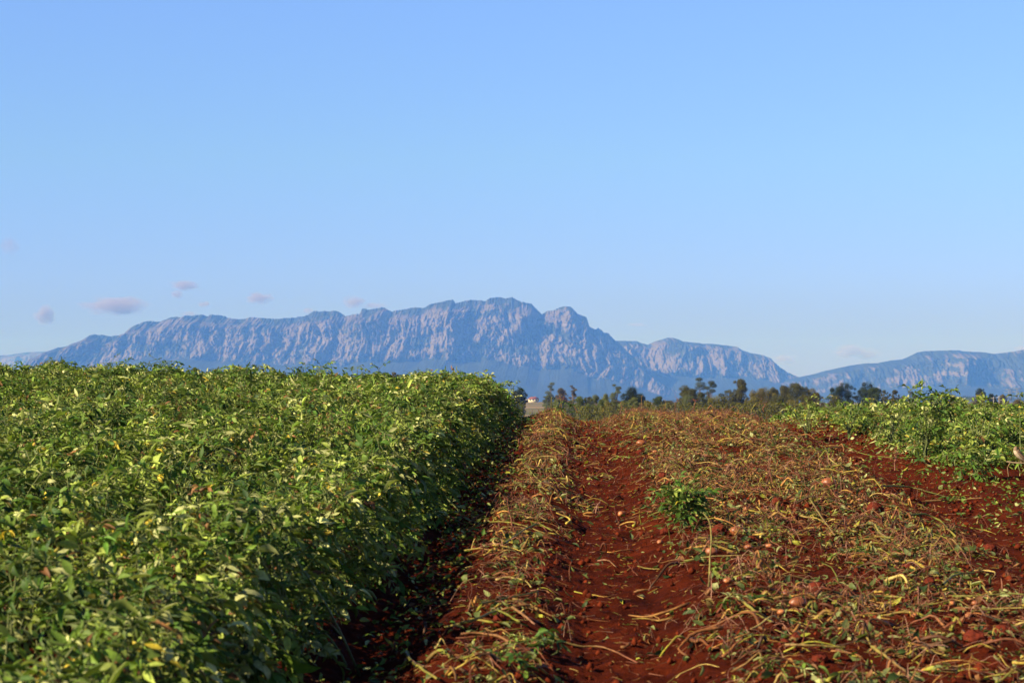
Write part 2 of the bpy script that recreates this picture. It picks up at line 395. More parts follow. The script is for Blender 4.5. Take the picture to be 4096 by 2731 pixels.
# ------------------------------------------------------------------ haze: one closed box of even pale air
def box(name, lo, hi):
    v = np.array([[x, y, z] for z in (lo[2], hi[2]) for x, y in ((lo[0], lo[1]), (hi[0], lo[1]), (hi[0], hi[1]), (lo[0], hi[1]))], float)
    f = np.array([[3, 2, 1, 0], [4, 5, 6, 7], [0, 1, 5, 4], [1, 2, 6, 5], [2, 3, 7, 6], [3, 0, 4, 7]])
    return mesh_obj(name, v, f, None)
hz = box('haze', (-17500, -500, -40), (17500, 33500, 1010))
hm = bpy.data.materials.new('haze'); hm.use_nodes = True; hn = hm.node_tree; hn.nodes.clear()
ho = hn.nodes.new('ShaderNodeOutputMaterial'); pv = hn.nodes.new('ShaderNodeVolumePrincipled')
HAZE = pv
pv.inputs['Color'].default_value = (0.085, 0.25, 0.85, 1); pv.inputs['Absorption Color'].default_value = (1, 1, 1, 1); pv.inputs['Density'].default_value = 8e-5; pv.inputs['Anisotropy'].default_value = 0.0
hn.links.new(pv.outputs[0], ho.inputs['Volume']); hz.data.materials.append(hm)
tag(hz, kind='stuff')

# ------------------------------------------------------------------ clouds (beyond the haze)
def cloud(px, py, w, h, Y, dens, label, seed):
    import bmesh
    c = at_dist(px, py, Y); s = Y / FPX
    me = bpy.data.meshes.new('cloud'); bm = bmesh.new()
    bmesh.ops.create_icosphere(bm, subdivisions=3, radius=1.0)
    V = np.array([v.co[:] for v in bm.verts])
    k = 1 + 0.22 * fbm(V[:, 0] * 1.6 + seed, V[:, 1] * 1.6, V[:, 2] * 1.6, 2)
    for v, kk in zip(bm.verts, k): v.co *= kk
    bm.to_mesh(me); bm.free()
    o = bpy.data.objects.new('cloud', me); C.objects.link(o)
    o.location = c; o.scale = (w * s * .62, w * s * .5, h * s * .62)
    m = bpy.data.materials.new('cloud'); m.use_nodes = True; nt = m.node_tree; nt.nodes.clear()
    out = nt.nodes.new('ShaderNodeOutputMaterial'); p = nt.nodes.new('ShaderNodeVolumePrincipled')
    tcn = nt.nodes.new('ShaderNodeTexCoord')
    ln = nt.nodes.new('ShaderNodeVectorMath'); ln.operation = 'LENGTH'; nt.links.new(tcn.outputs['Object'], ln.inputs[0])
    n = nt.nodes.new('ShaderNodeTexNoise'); n.noise_dimensions = '4D'; n.inputs['W'].default_value = seed; n.inputs['Scale'].default_value = 2.2; n.inputs['Detail'].default_value = 6
    n.inputs['Roughness'].default_value = .6; nt.links.new(tcn.outputs['Object'], n.inputs['Vector'])
    mr = nt.nodes.new('ShaderNodeMapRange'); mr.inputs[1].default_value = 0.95; mr.inputs[2].default_value = 0.15; mr.inputs[3].default_value = 0; mr.inputs[4].default_value = 1
    nt.links.new(ln.outputs['Value'], mr.inputs[0])
    ad = nt.nodes.new('ShaderNodeMath'); ad.operation = 'ADD'
    nm = nt.nodes.new('ShaderNodeMapRange'); nm.clamp = False; nm.inputs[1].default_value = .5; nm.inputs[2].default_value = .75; nm.inputs[3].default_value = .5; nm.inputs[4].default_value = 1.15; nt.links.new(n.outputs[0], nm.inputs[0])
    nt.links.new(mr.outputs[0], ad.inputs[0]); nt.links.new(nm.outputs[0], ad.inputs[1])
    m2 = nt.nodes.new('ShaderNodeMapRange'); m2.inputs[1].default_value = 0.72; m2.inputs[2].default_value = 1.35; m2.inputs[3].default_value = 0; m2.inputs[4].default_value = dens * 1.15 / (w * s * .3)
    nt.links.new(ad.outputs[0], m2.inputs[0])
    ms = nt.nodes.new('ShaderNodeMath'); ms.operation = 'MULTIPLY'
    edge = nt.nodes.new('ShaderNodeMapRange'); edge.inputs[1].default_value = 0.98; edge.inputs[2].default_value = 0.55
    nt.links.new(ln.outputs['Value'], edge.inputs[0])
    nt.links.new(m2.outputs[0], ms.inputs[0]); nt.links.new(edge.outputs[0], ms.inputs[1])
    nt.links.new(ms.outputs[0], p.inputs['Density']); p.inputs['Color'].default_value = (.50, .47, .66, 1); p.inputs['Anisotropy'].default_value = -.2
    nt.links.new(p.outputs[0], out.inputs['Volume']); me.materials.append(m)
    tag(o, label, 'cloud')
CL = [(460, 1222, 290, 92, 1.7, 'largest pale flat based cloud above the left end of the mountain'),
      (182, 1260, 100, 90, 1.3, 'small pale cloud hanging just above the far left ridge'),
      (735, 1140, 130, 50, .9, 'slanting grey wisp of cloud, highest above the left mountain summit'),
      (708, 1178, 60, 40, .6, 'tiny wisp just beneath the slanting wisp of cloud'),
      (818, 1217, 60, 30, .6, 'tiny faint round cloud above the rocky left summit'),
      (1035, 1193, 130, 55, .9, 'grey small cloud over the low saddle left of the main summit'),
      (1415, 1208, 110, 55, .8, 'mauve cloud close above the ridge just left of the main summit'),
      (1500, 1222, 110, 32, .45, 'thin streak trailing right from the mauve cloud above the ridge'),
      (1232, 1242, 60, 24, .5, 'faint scrap of cloud touching the ridge of the main mountain'),
      (755, 1254, 70, 26, .5, 'dim scrap of cloud resting on the left rocky summit'),
      (3395, 1405, 130, 70, .8, 'pinkish upright puff of cloud over the right hand hill'),
      (3470, 1418, 120, 60, .5, 'ragged thin cloud to the right of the pinkish puff'),
      (3135, 1437, 120, 48, .55, 'mauve low cloud behind the saddle between the two mountains'),
      (4090, 1394, 90, 28, .6, 'low pink cloud behind the summit at the right frame edge'),
      (2545, 1298, 100, 20, .25, 'very faint thin cloud streak right of the main summit'),
      (40, 985, 90, 90, .22, 'high faint wisp of cloud at the far left of the sky')]
for i, (a, b, w, h, dn, lb) in enumerate(CL): cloud(a, b, w, h, 37000, dn, lb, 3.7 * i + 1)

# ------------------------------------------------------------------ trees beyond the field
def tree(px, top, w, Y, kind, colr, label, group='trees beyond the field', cat='tree'):
    s = Y / FPX
    c = at_dist(px, top, Y); zb = float(base(c[0], Y)); H = c[2] - zb + 4 * s; Wd = w * s
    loc = np.array([c[0], Y, zb - .1])
    Wd *= 1.2
    root = empty('gum_tree' if kind == 'gum' else ('pine_tree' if kind == 'pine' else 'bushy_tree'), loc)
    tag(root, label, cat, group)
    r = np.random.default_rng(int(px * 7 + top)); rx = Wd / 2
    blobs = []
    ch = min(H * .93, {'gum': Wd * 1.7, 'pine': max(Wd * 1.1, H * .85), 'round': max(Wd * 1.15, H * .85), 'bush': max(Wd, H * .88), 'tall': max(Wd * 2.0, H * .85)}[kind])
    zc0 = H - ch
    if kind == 'gum':
        n = 9
        for i in range(n):
            t = i / (n - 1); rr = rx * r.uniform(.28, .5)
            ang = r.uniform(0, 6.28); off = rx * (1 - .35 * t) * r.uniform(.3, .72)
            blobs.append((math.cos(ang) * off, math.sin(ang) * off, zc0 + rr * .6 + t * (ch - rr * 1.3), rr, rr * .62))
    else:
        n = int({'pine': 30, 'round': 24, 'bush': 22, 'tall': 22}[kind] * max(1, min(2, ch / Wd)))
        for i in range(n):
            t = r.uniform(.0, 1); rr = rx * r.uniform(.26, .44); ang = r.uniform(0, 6.28)
            aa = {'pine': .42, 'round': .5, 'bush': .42, 'tall': .75}[kind] * Wd
            zz = zc0 + t * (ch - rr * .9); dd = np.clip((H - zz - rr * .6) / aa, 0, 1)
            hw = rx * math.sqrt(1 - (1 - dd) ** 2) * (.86 + .14 * r.random())
            off = max(0, hw - rr) * math.sqrt(r.uniform(.25, 1))
            blobs.append((math.cos(ang) * off, math.sin(ang) * off, zz, rr, rr * .8))
        for i in range(int(n * .9)):                        # small outlying clumps roughen the outline
            rr = rx * r.uniform(.09, .2); t = r.random() ** .7; zz = H - rr - t * min(ch, aa * 2.2) * .9
            dd = np.clip((H - zz - rr * .6) / aa, 0, 1); hw = rx * math.sqrt(1 - (1 - dd) ** 2) * r.uniform(.85, 1.08); ang = r.uniform(0, 6.28)
            blobs.append((math.cos(ang) * hw, math.sin(ang) * hw * .9, zz, rr, rr * .85))
        blobs.append((r.uniform(-.3, .3) * rx, 0, H - rx * .34, rx * .4, rx * .3)); blobs.append((0, 0, zc0 + ch * .5, rx * .62, ch * .40))
    ex = rx * .97 / max(abs(b[0]) + b[3] * .9 for b in blobs); blobs = [(b[0] * ex, b[1] * ex, b[2], b[3] * min(ex, 1.25), b[4]) for b in blobs]
    top_b = max(b[2] + b[4] for b in blobs); 
    g = Geo(); pxs = w / 4
    fs = max(0.12, min(.55, s * 4 * .42))        # leaf clump about 0.4 render pixels at least
    for (bx, by, bz, br, bh) in blobs:
        area = 4 * math.pi * br * br
        n = int(min(1500, area / (fs * fs) * 1.5)) + 20
        d = norm(r.normal(size=(n, 3))); rad = r.uniform(.62, 1.0, n) ** .6 * (1 + .18 * r.normal(size=n))
        P = np.array([bx, by, bz + (H - top_b) * min(1, bz / H)]) + d * rad[:, None] * np.array([br, br, bh])
        nn = norm(d + .7 * r.normal(size=(n, 3))); t1 = norm(np.cross(nn, r.normal(size=(n, 3)))); t2 = np.cross(nn, t1)
        sz = fs * r.uniform(.5, 1.3, n)[:, None]
        V = np.stack([P - t1 * sz * .6, P - t2 * sz * .35, P + t1 * sz * .6, P + t2 * sz * .4], 1).reshape(-1, 3)
        cc = np.array(colr) * np.array([1.5, 1.35, .95]) * (1 + .22 * r.normal(size=(n, 1))) * (1 + .15 * r.normal()) * np.array([1, 1, 1]); cc = np.clip(cc, .008, 1)
        g.add(V, np.repeat(cc, 4, 0), None, np.arange(n * 4).reshape(n, 4))
    cr = g.build('crown', CROWN, root)
    # trunk with limbs
    g = Geo(); tr = max(.12, H * .028)
    P = [[0, 0, 0], [tr * .3, 0, H * .25], [-tr * .4, 0, H * .5], [0, 0, H * .78]]
    tubes(g, np.array([P]), np.array([[tr * 1.3, tr, tr * .75, tr * .2]]), np.array([[.2, .15, .11]]), 6)
    for b in blobs[:7]:
        z0 = H * r.uniform(.25, .5)
        P = np.array([[[0, 0, z0], [b[0] * .5, b[1] * .5, (z0 + b[2]) * .5], [b[0], b[1], b[2]]]])
        tubes(g, P, np.array([[tr * .5, tr * .35, tr * .12]]), np.array([[.2, .15, .11]]), 5)
    g.build('trunk', BARK, root)
    return root
DK = (.022, .036, .022); OL = (.055, .062, .026); GG = (.065, .085, .045); GR = (.06, .085, .028); YG_ = (.12, .12, .03); PG = (.10, .125, .05); BR = (.075, .07, .04); BL = (.03, .045, .038)
T = [(2079, 1554, 56, 900, 'pine', DK, 'dark pine just right of the left crop edge, beside the farmhouse'),
     (2058, 1566, 40, 500, 'bush', OL, 'olive bush half hidden behind the right end of the left crop'),
     (2088, 1606, 26, 420, 'bush', GR, 'small low bush at the foot of the pine left of the farmhouse'),
     (2202, 1532, 52, 1100, 'gum', GG, 'tall layered gum right of the farmhouse, leaning flat top'),
     (2245, 1554, 50, 1150, 'round', BR, 'rounded grey brown tree between the two gums right of the farmhouse'),
     (2291, 1544, 30, 1100, 'gum', BR, 'thin sparse gum with a separate tuft at its top'),
     (2190, 1583, 40, 900, 'bush', GG, 'grey bush below the tall layered gum'),
     (2228, 1594, 60, 800, 'bush', GG, 'wide grey green bush behind the root tangle on the crest'),
     (2321, 1586, 58, 450, 'round', GR, 'round bright green tree at the left end of the nearer tree belt'),
     (2357, 1588, 40, 700, 'bush', OL, 'olive distant bush between the round green tree and the grey green tree'),
     (2384, 1580, 52, 480, 'tall', GG, 'grey green upright tree second from the left in the nearer belt'),
     (2423, 1576, 46, 470, 'tall', PG, 'pale green feathery tree left of the big dark cypress'),
     (2462, 1539, 40, 700, 'gum', GG, 'tall sparse gum touching the left side of the dark cypress'),
     (2533, 1547, 118, 560, 'pine', (.017, .027, .014), 'broad very dark cypress with a spreading flat crown'),
     (2495, 1602, 50, 420, 'bush', PG, 'pale green shrub in front of the cypress, left side'),
     (2536, 1591, 62, 430, 'bush', PG, 'pale green shrub in front of the cypress, centre'),
     (2590, 1602, 50, 430, 'bush', YG_, 'yellowish shrub at the right foot of the cypress'),
     (2435, 1608, 60, 400, 'bush', YG_, 'yellow green low shrub below the pale feathery tree'),
     (2350, 1615, 60, 400, 'bush', GR, 'low green shrub above the dip of the bare furrow'),
     (2632, 1585, 52, 520, 'round', (.035, .055, .025), 'dark round tree standing alone right of the cypress'),
     (2682, 1604, 60, 800, 'bush', BR, 'dull brown distant shrub right of the lone dark tree'),
     (2750, 1541, 86, 520, 'round', OL, 'olive domed tree at the left of the tall gum group'),
     (2797, 1513, 66, 560, 'gum', (.045, .06, .035), 'tallest spreading gum with gaps of sky in the crown'),
     (2841, 1525, 50, 560, 'gum', (.045, .06, .035), 'narrower gum right of the tallest spreading gum'),
     (2893, 1563, 54, 600, 'gum', (.045, .06, .035), 'low gum between the gum group and the columnar tree'),
     (2750, 1580, 80, 480, 'bush', GG, 'grey green shrub under the olive domed tree'),
     (2800, 1570, 70, 540, 'round', (.045, .055, .03), 'dark understory tree below the tallest gum'),
     (2961, 1517, 74, 540, 'tall', (.06, .065, .032), 'tall dense columnar tree standing clear of its neighbours'),
     (2924, 1560, 46, 530, 'round', (.06, .065, .035), 'small tree against the left side of the columnar tree'),
     (2867, 1584, 122, 380, 'round', (.085, .088, .026), 'yellow olive domed tree nearest in front of the tall gums'),
     (3047, 1549, 118, 520, 'round', (.09, .085, .028), 'broad golden olive tree right of the columnar tree'),
     (3010, 1572, 60, 520, 'bush', (.085, .08, .03), 'sloping left shoulder shrub of the broad golden olive tree'),
     (3093, 1551, 70, 530, 'round', (.06, .065, .03), 'tree wedged between the golden tree and the grey topped tree'),
     (3136, 1543, 78, 530, 'round', (.065, .07, .03), 'grey topped tree left of the big domed tree'),
     (3190, 1533, 98, 500, 'round', (.045, .052, .024), 'big dark domed tree right of the grey topped tree'),
     (3256, 1555, 74, 520, 'round', (.075, .07, .03), 'brownish round tree where the right crop begins'),
     (3170, 1600, 74, 380, 'bush', (.11, .105, .03), 'yellow tipped shrub just above the right crop start'),
     (3368, 1531, 102, 620, 'round', (.02, .034, .027), 'left tree of the dark blue green pair over the right crop'),
     (3466, 1528, 106, 620, 'round', (.021, .034, .026), 'right tree of the dark blue green pair over the right crop'),
     (3500, 1549, 56, 590, 'bush', (.035, .055, .03), 'greener tree in front of the right hand dark tree'),
     (3537, 1562, 32, 600, 'round', OL, 'small olive tree right of the dark pair'),
     (3577, 1562, 42, 600, 'round', (.05, .055, .03), 'second small olive tree right of the dark pair'),
     (3340, 1583, 60, 560, 'bush', OL, 'low olive shrub under the left dark tree'),
     (3610, 1585, 50, 700, 'bush', BR, 'low brown shrub before the thin distant gum'),
     (3650, 1567, 36, 800, 'gum', OL, 'thin distant gum left of the tall leafy potato clump'),
     (3735, 1574, 60, 800, 'bush', OL, 'distant bush behind the tall leafy potato clump'),
     (3811, 1581, 50, 700, 'bush', BR, 'brown bush right of the tall leafy potato clump'),
     (3921, 1555, 62, 900, 'round', (.025, .04, .03), 'dark domed tree alone near the right frame edge'),
     (3969, 1577, 46, 950, 'bush', DK, 'dark low tree right of the dark domed tree'),
     (4009, 1580, 36, 900, 'bush', BR, 'small brown tree beside the power poles'),
     (3915, 1585, 100, 650, 'bush', BR, 'wide brown scrub in front of the dark domed tree'),
     (4072, 1598, 80, 600, 'bush', BR, 'scrub at the right frame edge behind the crop'),
     (3112, 1578, 110, 480, 'bush', OL, 'broad bush filling the gap under the grey topped tree'),
     (3226, 1580, 90, 470, 'bush', (.06, .062, .026), 'bush filling the gap right of the big domed tree'),
     (3015, 1585, 90, 470, 'bush', (.08, .08, .028), 'bush between the columnar tree and the golden olive tree'),
     (2284, 1602, 54, 520, 'bush', GG, 'grey green bush left of the round bright green tree'),
     (2462, 1598, 54, 430, 'bush', GG, 'bush at the foot of the sparse gum beside the cypress'),
     (2408, 1600, 60, 440, 'bush', GR, 'green bush between the upright tree and the pale feathery tree'),
     (2664, 1604, 60, 560, 'bush', OL, 'olive bush right of the lone dark round tree'),
     (370, 1467, 108, 330, 'bush', (.09, .085, .04), 'flat topped brown tree peeping over the left crop'),
     (1579, 1489, 40, 450, 'round', BR, 'small tree top peeping over the middle of the left crop')]
for t in T: tree(*t)
# low belt of scrub that reads as one mass, and the far wood
def scrub(name, spans, Y, h, colr, label, seed):
    g = Geo(); r = np.random.default_rng(seed); s = Y / FPX
    for (x0, x1, top) in spans:
        a, b = at_dist(x0, top, Y), at_dist(x1, top, Y)
        n = int((b[0] - a[0]) * (260 if Y < 800 else 45))
        X = r.uniform(a[0], b[0], n); D = r.uniform(-6, 6, n)
        zb = base(X, Y + D); zt = a[2] + 1.1 * s * 8 * fbm(X / (s * 26), D / 9, seed, 3) - .03 * D * D * .5
        Z = zb + (zt - zb) * r.uniform(.15, 1, n) ** .5
        fs = max(.25, s * 4 * .38) * r.uniform(.6, 1.3, n)[:, None]
        P = np.stack([X, Y + D, Z], -1)
        nn = norm(r.normal(size=(n, 3)) + [0, -.6, .6]); t1 = norm(np.cross(nn, r.normal(size=(n, 3)))); t2 = np.cross(nn, t1)
        V = np.stack([P - t1 * fs * .6, P - t2 * fs * .5, P + t1 * fs * .6, P + t2 * fs * .5], 1).reshape(-1, 3)
        cc = np.clip(np.array(colr) * (1 + .3 * r.normal(size=(n, 1))) * (1 + .5 * fbm(X / (s * 30), D / 6, seed + 3, 2))[:, None], .01, 1)
        g.add(V, np.repeat(cc, 4, 0), None, np.arange(n * 4).reshape(n, 4))
    o = g.build(name, CROWN); tag(o, label, 'scrub', kind='stuff')
scrub('scrub', [(2300, 2640, 1622), (2640, 3240, 1608)], 370, 1, (.085, .085, .02), 'yellow green scrub belt filling in below the tree line', 5)
scrub('distant_wood', [(2300, 2660, 1600), (2690, 3000, 1598), (3230, 4200, 1590)], 1500, 1, (.05, .06, .045), 'hazy far wood in a low band behind the trees', 6)
scrub('distant_wood', [(2180, 2320, 1600), (3600, 3900, 1584)], 2400, 1, (.05, .06, .045), 'hazy far wood beside the farmhouse field', 8)

# ------------------------------------------------------------------ farmhouse, shed, poles, pylons
def prism(g, pts_lo, pts_hi, c):
    n = len(pts_lo); v = np.concatenate([pts_lo, pts_hi])
    q = np.array([[i, (i + 1) % n, n + (i + 1) % n, n + i] for i in range(n)])
    caps = np.array([list(range(n))[::-1], list(range(n, 2 * n))])
    g.add(v, c, None, np.concatenate([q, caps]) if n == 4 else q)
def bx(g, x0, x1, y0, y1, z0, z1, c):
    lo = np.array([[x0, y0, z0], [x1, y0, z0], [x1, y1, z0], [x0, y1, z0]], float); hi = lo.copy(); hi[:, 2] = z1
    prism(g, lo, hi, c)
WALL = mat_attr('painted_wall', .8, .2, 0, None, 1, .05); ROOF = mat_attr('roof_sheet', .6, .3, 0, None, 2, .1); GLASS = mat_plain('window_glass', (.03, .04, .05), .15, .5)
YH = 2050
hc = at_dist(2134, 1603.5, YH); zb = float(base(hc[0], YH))
root = empty('farmhouse', (hc[0], YH, zb)); tag(root, 'cream walled farmhouse with red hipped roof on the tan field', 'house')
hw = 5.2; hh = max(2.5, hc[2] - zb + 2.3) 
g = Geo(); bx(g, -hw, hw, -4, 4, -1, hh - 0, (.60, .52, .36)); bx(g, -hw - 4, -hw - .003, -2, 3, -1, hh - .8, (.7, .62, .45)); g.build('wall', WALL, root)
g = Geo(); lo = np.array([[-hw - .6, -4.6, hh + .003], [hw + .6, -4.6, hh + .003], [hw + .6, 4.6, hh + .003], [-hw - .6, 4.6, hh + .003]]); hi = np.array([[-hw * .5, -.2, hh + 1.9], [hw * .5, -.2, hh + 1.9], [hw * .5, .2, hh + 1.9], [-hw * .5, .2, hh + 1.9]])
prism(g, lo, hi, (.24, .08, .07)); rf = g.build('roof', ROOF, root)
g = Geo(); bx(g, 1.5, 2.2, .5, 1.2, hh + .8, hh + 2.6, (.35, .2, .15)); g.build('chimney', ROOF, rf)
for k in range(3):
    g = Geo(); x = -3.3 + 3 * k; bx(g, x - .7, x + .7, -4.06, -4.003, hh - 1.8, hh - .6, (.1, .1, .1)); g.build('window', GLASS, root)
sc_ = at_dist(2105, 1603, YH); zb = float(base(sc_[0], YH))
root = empty('farm_shed', (sc_[0], YH, zb)); tag(root, 'small pale grey shed left of the farmhouse', 'shed')
g = Geo(); bx(g, -2, 2, -2, 2, -1, hh - 1.2, (.5, .52, .52)); g.build('wall', WALL, root)
g = Geo(); lo = np.array([[-2.2, -2.2, hh - 1.197], [2.2, -2.2, hh - 1.197], [2.2, 2.2, hh - 1.197], [-2.2, 2.2, hh - 1.197]]); hi = np.array([[-2.2, -.1, hh - .4], [2.2, -.1, hh - .4], [2.2, .1, hh - .4], [-2.2, .1, hh - .4]]); prism(g, lo, hi, (.55, .57, .58)); g.build('roof', ROOF, root)
STEEL = mat_plain('galvanised_steel', (.22, .22, .22), .5, .4); WOOD = mat_plain('weathered_pole', (.42, .38, .33))
for px, top, lb in ((3996, 1582, 'taller wooden power pole beside the small brown tree'), (4012, 1594, 'shorter power pole right of the small brown tree'), (3974, 1586, 'slim power pole left of the taller one')):
    Y = 850; c = at_dist(px, top, Y); zb = float(base(c[0], Y)); H = c[2] - zb
    root = empty('power_pole', (c[0], Y, zb)); tag(root, lb, 'power pole', 'power poles near the right edge')
    g = Geo(); tubes(g, np.array([[[0, 0, -.2], [0, 0, H * .5], [0, 0, H]]]), np.array([[.17, .15, .12]]), np.array([[.4, .37, .33]]), 8); g.build('pole', WOOD, root)
    g = Geo(); bx(g, -1.1, 1.1, -.26, -.153, H - .7, H - .55, (.3, .25, .2)); g.build('crossarm', WOOD, root)
for px, top, lb in ((4037, 1556, 'left lattice pylon faint against the right mountain'), (4069, 1552, 'right lattice pylon faint against the right mountain')):
    Y = 3000; c = at_dist(px, top, Y); zb = float(base(c[0], Y)); H = c[2] - zb
    root = empty('pylon', (c[0], Y, zb)); tag(root, lb, 'pylon', 'pylons in the distance')
    g = Geo(); w0, w1 = 3.0, .7
    cs = [(-1, -1), (1, -1), (1, 1), (-1, 1)]
    lv = np.linspace(0, 1, 8)
    cor = lambda i, t: [cs[i][0] * (w0 + (w1 - w0) * t), cs[i][1] * (w0 + (w1 - w0) * t), t * H]
    for i in range(4):
        tubes(g, np.array([[cor(i, 0), cor(i, .5), cor(i, 1)]]), np.full((1, 3), .16), np.array([[.5, .5, .5]]), 4)
        for a, b in zip(lv[:-1], lv[1:]):
            tubes(g, np.array([[cor(i, a), cor((i + 1) % 4, b)]]), np.full((1, 2), .1), np.array([[.5, .5, .5]]), 4)
    g.build('lattice_tower', STEEL, root)
    for t, L in ((.97, 6.5), (.8, 8)):
        g = Geo(); tubes(g, np.array([[[-L, 0, t * H], [0, 0, t * H + .8], [L, 0, t * H]]]), np.full((1, 3), .22), np.array([[.5, .5, .5]]), 4)
        tubes(g, np.array([[[-L, 0, t * H], [0, 0, t * H - .6], [L, 0, t * H]]]), np.full((1, 3), .16), np.array([[.5, .5, .5]]), 4); g.build('crossarm', STEEL, root)

# ------------------------------------------------------------------ potato crop
PAL = np.array([(.026, .066, .009), (.055, .12, .012), (.115, .185, .022), (.215, .27, .045), (.37, .39, .145), (.40, .31, .03), (.19, .09, .032)])
def leafcols(n, p, r=rng):
    i = r.choice(len(PAL), size=n, p=np.array(p) / np.sum(p))
    c = PAL[i] * 1.13 * (1 + .22 * r.normal(size=(n, 1))); return np.clip(c, .01, .8)
def compound(g, O, D, Rl, size, p, wilt=0.5, ribs=True, r=rng, tone=None):
    """pinnate leaves: O (N,3), D (N,3) rachis direction"""
    N = len(O); D = norm(D)
    Z = np.array([0, 0, 1.0]); S = norm(np.cross(D, Z + .001)); U = np.cross(S, D)
    sag = Rl * r.uniform(.1, .45, N)
    cols = leafcols(N, p, r); dry = cols[:, 0] > cols[:, 1]; size = np.where(dry, size * .75, size)
    if tone is not None: cols = cols * tone[:, None]
    lay = [(.38, 1, 58, .62), (.38, -1, 58, .62), (.62, 1, 52, .85), (.62, -1, 52, .85), (.86, 1, 42, .95), (.86, -1, 42, .95), (1.0, 0, 0, 1.15)]
    for t, sd, ang, sc in lay:
        keep = r.random(N) < .93
        P = O + D * (Rl * t)[:, None] - Z * (sag * t * t)[:, None]
        a = np.radians(ang + r.normal(size=N) * 14) * sd + (0 if sd else r.normal(size=N) * .2)
        d = D * np.cos(a)[:, None] + S * np.sin(a)[:, None] - Z * (sag / Rl * t * 1.2)[:, None] + r.normal(size=(N, 3)) * (.22 + .3 * wilt)
        u = U + np.array(SDIR) * .55 + r.normal(size=(N, 3)) * (.25 + .45 * wilt)
        L = size * sc * r.uniform(.75, 1.2, N); W = L * r.uniform(.30, .48, N)
        fold = np.abs(r.normal(size=N)) * (.25 + .75 * wilt) + .1; bend = r.normal(size=N) * .5 * (1 + wilt) + .5 + .5 * wilt
        c = cols * (1 + .12 * r.normal(size=(N, 1)))
        odd = r.random(N) < .06; c[odd] = leafcols(odd.sum(), [0, 0, 0, 1, 2, .7, 1.2], r); L[odd] *= .8; fold[odd] += .5
        leaflets(g, P[keep], d[keep], u[keep], L[keep], W[keep], np.clip(fold, 0, 1.35)[keep], bend[keep], np.clip(c, .01, .8)[keep])
    if ribs:
        t = np.array([0, .5, 1.0])
        P = O[:, None] + D[:, None] * (Rl[:, None] * t)[..., None] - Z * (sag[:, None] * t * t)[..., None]
        tubes(g, P, np.repeat(np.array([[.0022, .0018, .0012]]), N, 0) * (size[:, None] / .06), np.repeat(np.array([[.14, .17, .05]]), N, 0), 3)

def crop(name, xfun, y0, y1, dens, Hf, p, label, seed, size0=.070, wilt=.6, edge=None):
    r = np.random.default_rng(seed); g = Geo()
    A = []
    y = y0
    while y < y1:
        xa, xb = xfun(y); n = r.poisson(max(0, (xb - xa)) * .5 * dens)
        A.append(np.stack([r.uniform(xa, xb, n), r.uniform(y, y + .5, n)], 1)); y += .5
    A = np.concatenate(A); x, yy = A[:, 0], A[:, 1]; N = len(x)
    H = Hf(x, yy); keep = H > .05; x, yy, H = x[keep], yy[keep], H[keep]; N = len(x)
    dep = r.exponential(.055, N); z = soil(x, yy) + np.maximum(H - dep, .03 + .1 * r.random(N))
    az = r.uniform(0, 2 * math.pi, N); el = r.normal(size=N) * .45 + .22
    D = np.stack([np.cos(az) * np.cos(el), np.sin(az) * np.cos(el), np.sin(el)], 1)
    Rl = r.uniform(.09, .2, N); size = size0 * np.clip(np.exp(.25 * r.normal(size=N)), .5, 1.35)
    O = np.stack([x, yy, z], 1) - D * (Rl * .5)[:, None]
    # vigour varies from clump to clump: fresh dark patches and tired yellow ones
    vig = fbm(x / .9, yy / 1.2, seed, 3); k = vig > -.03
    pf = np.array(p[0]); pt = np.array(p[1])
    for kk, pp, wl in ((k, pf, wilt * .75), (~k, pt, wilt * 1.25)):
        if kk.sum(): compound(g, O[kk], D[kk], Rl[kk], size[kk], pp, wl, True, r, np.clip(1.08 - 1.0 * vig[kk], .62, 1.4))
    if edge is not None:      # foliage hanging down the open side of the bed
        for (x0, x1, h, ye0, ye1, nn) in edge:
            n = int((ye1 - ye0) * nn); yy = r.uniform(ye0, ye1, n)
            wob = .20 * fbm(yy / .55, seed, 0, 3) * 2
            f = r.random(n) ** .75; x = x0 + (x1 - x0) * (1 - f) ** .6 * r.uniform(.4, 1, n) + wob; z = soil(x, yy) + h * f + .02
            sg = np.sign(x1 - x0)
            D = np.stack([sg * r.uniform(.1, 1, n), r.normal(size=n) * .7, r.normal(size=n) * .4 - .15], 1); Rl = r.uniform(.08, .18, n); 
            compound(g, np.stack([x, yy, z], 1) - norm(D) * (Rl * .5)[:, None], D, Rl, size0 * np.exp(.2 * r.normal(size=n)), pt, wilt, True, r)
    # stems below the canopy
    n = int(N * .22); i = r.choice(N, n)
    xs_, ys_ = A[keep][i, 0], A[keep][i, 1]
    S = 5; t = np.linspace(0, 1, S)[None, :, None]
    zt = soil(xs_, ys_); top = np.stack([xs_, ys_, zt + H[i] * r.uniform(.6, 1.04, n)], 1)
    bot = top.copy(); bot[:, 0] += r.normal(size=n) * .14; bot[:, 1] += r.normal(size=n) * .14; bot[:, 2] = soil(bot[:, 0], bot[:, 1]) - .02
    P = bot[:, None] * (1 - t) + top[:, None] * t + np.sin(t * 3.14) * r.normal(size=(n, 1, 3)) * .03
    tubes(g, P, np.linspace(.0055, .0032, S)[None] * r.uniform(.8, 1.3, (n, 1)), np.array([(.16, .17, .05)]) * r.uniform(.5, 1.3, (n, 1)), 4, colend=np.array([(.17, .2, .06)]) * r.uniform(.7, 1.3, (n, 1)))
    o = g.build(name, LEAF); tag(o, label, 'crop', kind='stuff'); return o
tL = lambda y: (2048 + 60) / FPX
